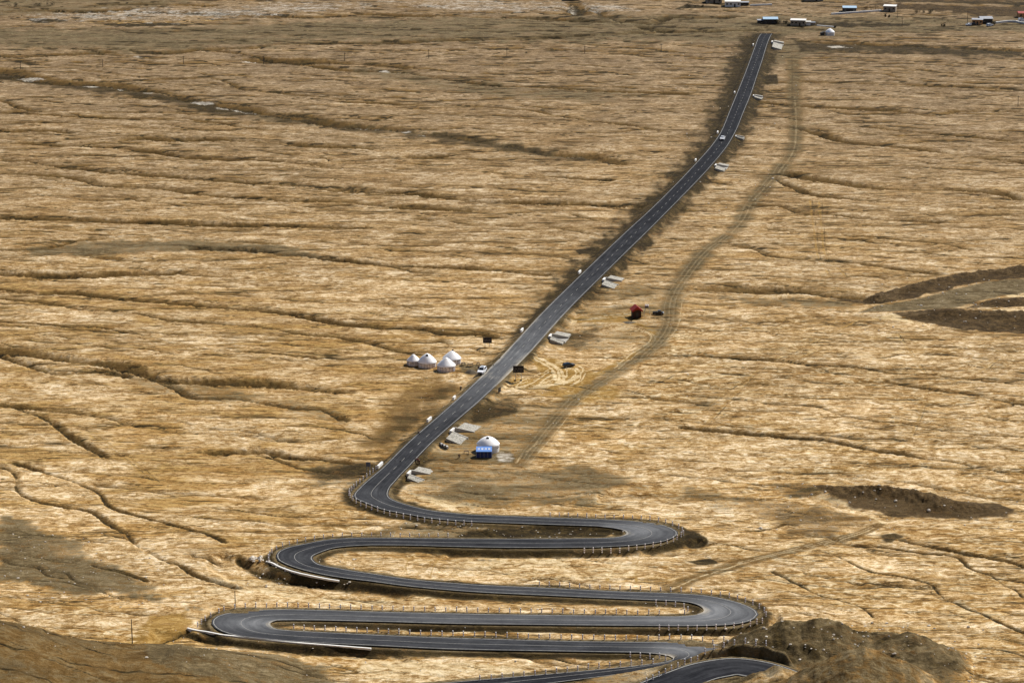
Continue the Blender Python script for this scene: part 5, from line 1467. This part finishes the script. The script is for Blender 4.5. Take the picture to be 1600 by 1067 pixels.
person(655, 726, R(-40), 'maroon', 'black', 'person in maroon at the right of the group at the culvert', 'black')
person(653.5, 679, R(60), 'black', 'black', 'person in black crouched at the left road edge opposite the white yurt', 'black', True)
person(717.5, 715, R(5), 'brown', 'black', 'person in brown sitting left of the blue canopy', 'black', True)

# ------------------------------------------------------------------ small furniture
def table(px, py, label, w_=1.5, mat=None, tilt=0):
    x, y, z = G3(px, py)
    o = empty('table', (x, y, z), R(tilt), label, 'table')
    b = MB(); b.box((0, 0, .76), (w_, .8, .07)); b.build('tabletop', mat or M_wood, o)
    for sx in (-1, 1):
        for sy in (-1, 1):
            b = MB(); b.box((sx * (w_ / 2 - .1), sy * .3, .34), (.09, .09, .8)); b.build('leg', mat or M_wood, o)
    return o
table(735, 572, 'dark wooden table on the gravel path by the yurt cluster', 1.9)
table(724, 570, 'small brown table next to the yurt nearest the road', 1.3, M_hut, 15)
table(747, 570.5, 'tiny dark table near the end of the gravel path', 1.0, None, -10)
table(728.5, 708, 'dark reddish table beside the blue canopy', 1.5, M_hut)
x, y, z = G3(731.5, 711)
o = empty('stool', (x, y, z), 0, 'brown stool beside the dark reddish table', 'stool')
b = MB(); b.lathe([(.24, .42), (.26, .45), (.24, .5)], 14); b.build('seat', M_wood, o)
for k in range(4):
    a = k * math.pi / 2 + .4; b = MB(); b.tube((.24 * math.cos(a), .24 * math.sin(a), 0), (.17 * math.cos(a), .17 * math.sin(a), .43), .035, 6); b.build('leg', M_wood, o)
# striped barrier lying by the shoulder
xa, ya, za = G3(687.5, 695); xb, yb_, zb = G3(700, 702)
a = Vector((xa, ya, za)); c = Vector((xb, yb_, zb)); d = c - a; ln = d.length
o = empty('barrier', a, math.atan2(d.y, d.x), 'black and white striped barrier lying on the right verge above the bend', 'barrier')
for k in range(6):
    b = MB(); L0 = ln * k / 6; L1 = ln * (k + 1) / 6 - .02
    b.prism([(L0, .12), (L1, .12), (L1 - .12, .72), (L0 - .12, .72)], 'y', -.22, .22); b.build('panel', M_black if k % 2 == 0 else M_paintconc, o)
b = MB(); b.box((ln / 2, 0, .06), (ln, .7, .14)); b.build('base', M_black, o)
# gravel heaps
def heap(px, py, r, hgt, label, sx=1.0):
    x, y, z = G3(px, py); n = 28; m = 9
    b = MB(); vs = []; fs = []
    for i in range(m):
        t = i / (m - 1)
        for k in range(n):
            a = 2 * math.pi * k / n
            rr = r * (1 - t) * (1 + .12 * math.sin(3 * a + 1) + random.uniform(-.05, .05))
            vs.append((rr * math.cos(a) * sx, rr * math.sin(a), hgt * (1 - (1 - t) ** 1.5) * (1 + random.uniform(-.04, .04)) - .25 * (1 - t)))
    for i in range(m - 1):
        for k in range(n): fs.append((i * n + k, i * n + (k + 1) % n, (i + 1) * n + (k + 1) % n, (i + 1) * n + k))
    b.add(vs, fs, True); o = b.build('gravel_heap', M_heap); o.location = (x, y, z)
    return tag(o, label, 'gravel heap')
heap(736, 583, 2.1, 1.3, 'dark gravel heap between the yurt cluster and the white car', 1.25)
heap(983, 504, 2.0, .55, 'low olive spoil heap in front of the red-roofed hut', 1.5)
# birds on the road
def bird(px, py, rz, label):
    x, y, z = G3(px, py)
    o = empty('bird', (x, y, z + .16), rz, label, 'bird', 'dark birds standing on the road')
    pts = [(0, .30, .26), (0, .12, .30), (0, -.08, .34), (0, -.2, .45), (0, -.27, .50), (0, -.38, .48)]
    ed = [(k, k + 1) for k in range(5)]; rad = [.04, .11, .12, .06, .07, .015]
    for s_ in (-1, 1):
        k = len(pts); pts += [(s_ * .06, .0, .2), (s_ * .06, .02, .01)]; ed += [(2, k), (k, k + 1)]; rad += [.03, .015]
    skin_mesh('body', pts, ed, rad, M_cloth['black'], o, 2)
for i, (px, py, lab) in enumerate([(617.5, 722.5, 'dark bird on the left lane just above the first bend'), (625.3, 723, 'dark bird near the dashed line just above the first bend'), (781, 561.5, 'dark bird on the road above the white car'), (771.5, 572.5, 'dark bird on the road to the right of the white car')]):
    bird(px, py, i * 1.1, lab)

# ------------------------------------------------------------------ loose stones
def rocks():
    b = MB()
    ico = [(0, 0, -1), (.72, -.53, -.45), (-.28, -.85, -.45), (-.89, 0, -.45), (-.28, .85, -.45), (.72, .53, -.45), (.28, -.85, .45), (-.72, -.53, .45), (-.72, .53, .45), (.28, .85, .45), (.89, 0, .45), (0, 0, 1)]
    icf = [(0,1,2),(1,0,5),(0,2,3),(0,3,4),(0,4,5),(1,5,10),(2,1,6),(3,2,7),(4,3,8),(5,4,9),(1,10,6),(2,6,7),(3,7,8),(4,8,9),(5,9,10),(6,10,11),(7,6,11),(8,7,11),(9,8,11),(10,9,11)]
    def one(x, y, s_):
        z = gz(x, y); vs = []
        s_ *= 1.2; sx, sy, sz = s_ * random.uniform(.7, 1.4), s_ * random.uniform(.7, 1.4), s_ * random.uniform(.5, .9); a = random.uniform(0, 6)
        for v in ico:
            jx = random.uniform(.8, 1.2)
            X_, Y_ = v[0] * sx * jx, v[1] * sy * jx
            vs.append((x + X_ * math.cos(a) - Y_ * math.sin(a), y + X_ * math.sin(a) + Y_ * math.cos(a), z + v[2] * sz * jx + sz * .25))
        b.add(vs, icf)
    def spread(n, x0, x1, y0, y1, s0, s1):
        for _ in range(n):
            px = random.uniform(x0, x1); py = random.uniform(y0, y1)
            x, y, z = P(px, py)
            jj = int(np.clip(np.searchsorted(Yc, y), 0, NR - 1)); ii = int(np.clip(np.searchsorted(U, x / span[jj]), 0, NC - 1))
            if RD[jj, ii] < .9: continue
            one(x, y, random.uniform(s0, s1) * random.choice((.6, .8, 1, 1, 1.5)))
    spread(200, 1120, 1540, 970, 1066, .10, .26)
    spread(60, 0, 500, 985, 1066, .08, .2)
    spread(80, 380, 560, 872, 912, .10, .26)
    spread(28, 390, 408, 872, 878, .25, .45)
    spread(80, 640, 1060, 640, 780, .06, .15)
    spread(90, 1180, 1590, 755, 830, .10, .3)
    spread(120, 560, 1000, 812, 842, .08, .2)
    spread(70, 1350, 1600, 430, 520, .12, .3)
    spread(120, 0, 260, 830, 950, .07, .2)
    spread(160, 640, 1200, 500, 660, .07, .18)
    spread(90, 300, 1200, 940, 1050, .08, .2)
    spread(70, 1050, 1250, 60, 330, .15, .32)
    o = b.build('rocks', plain('pale_stone', (.56, .50, .41), .9, .35, .6))
    tag(o, kind='stuff')
rocks()
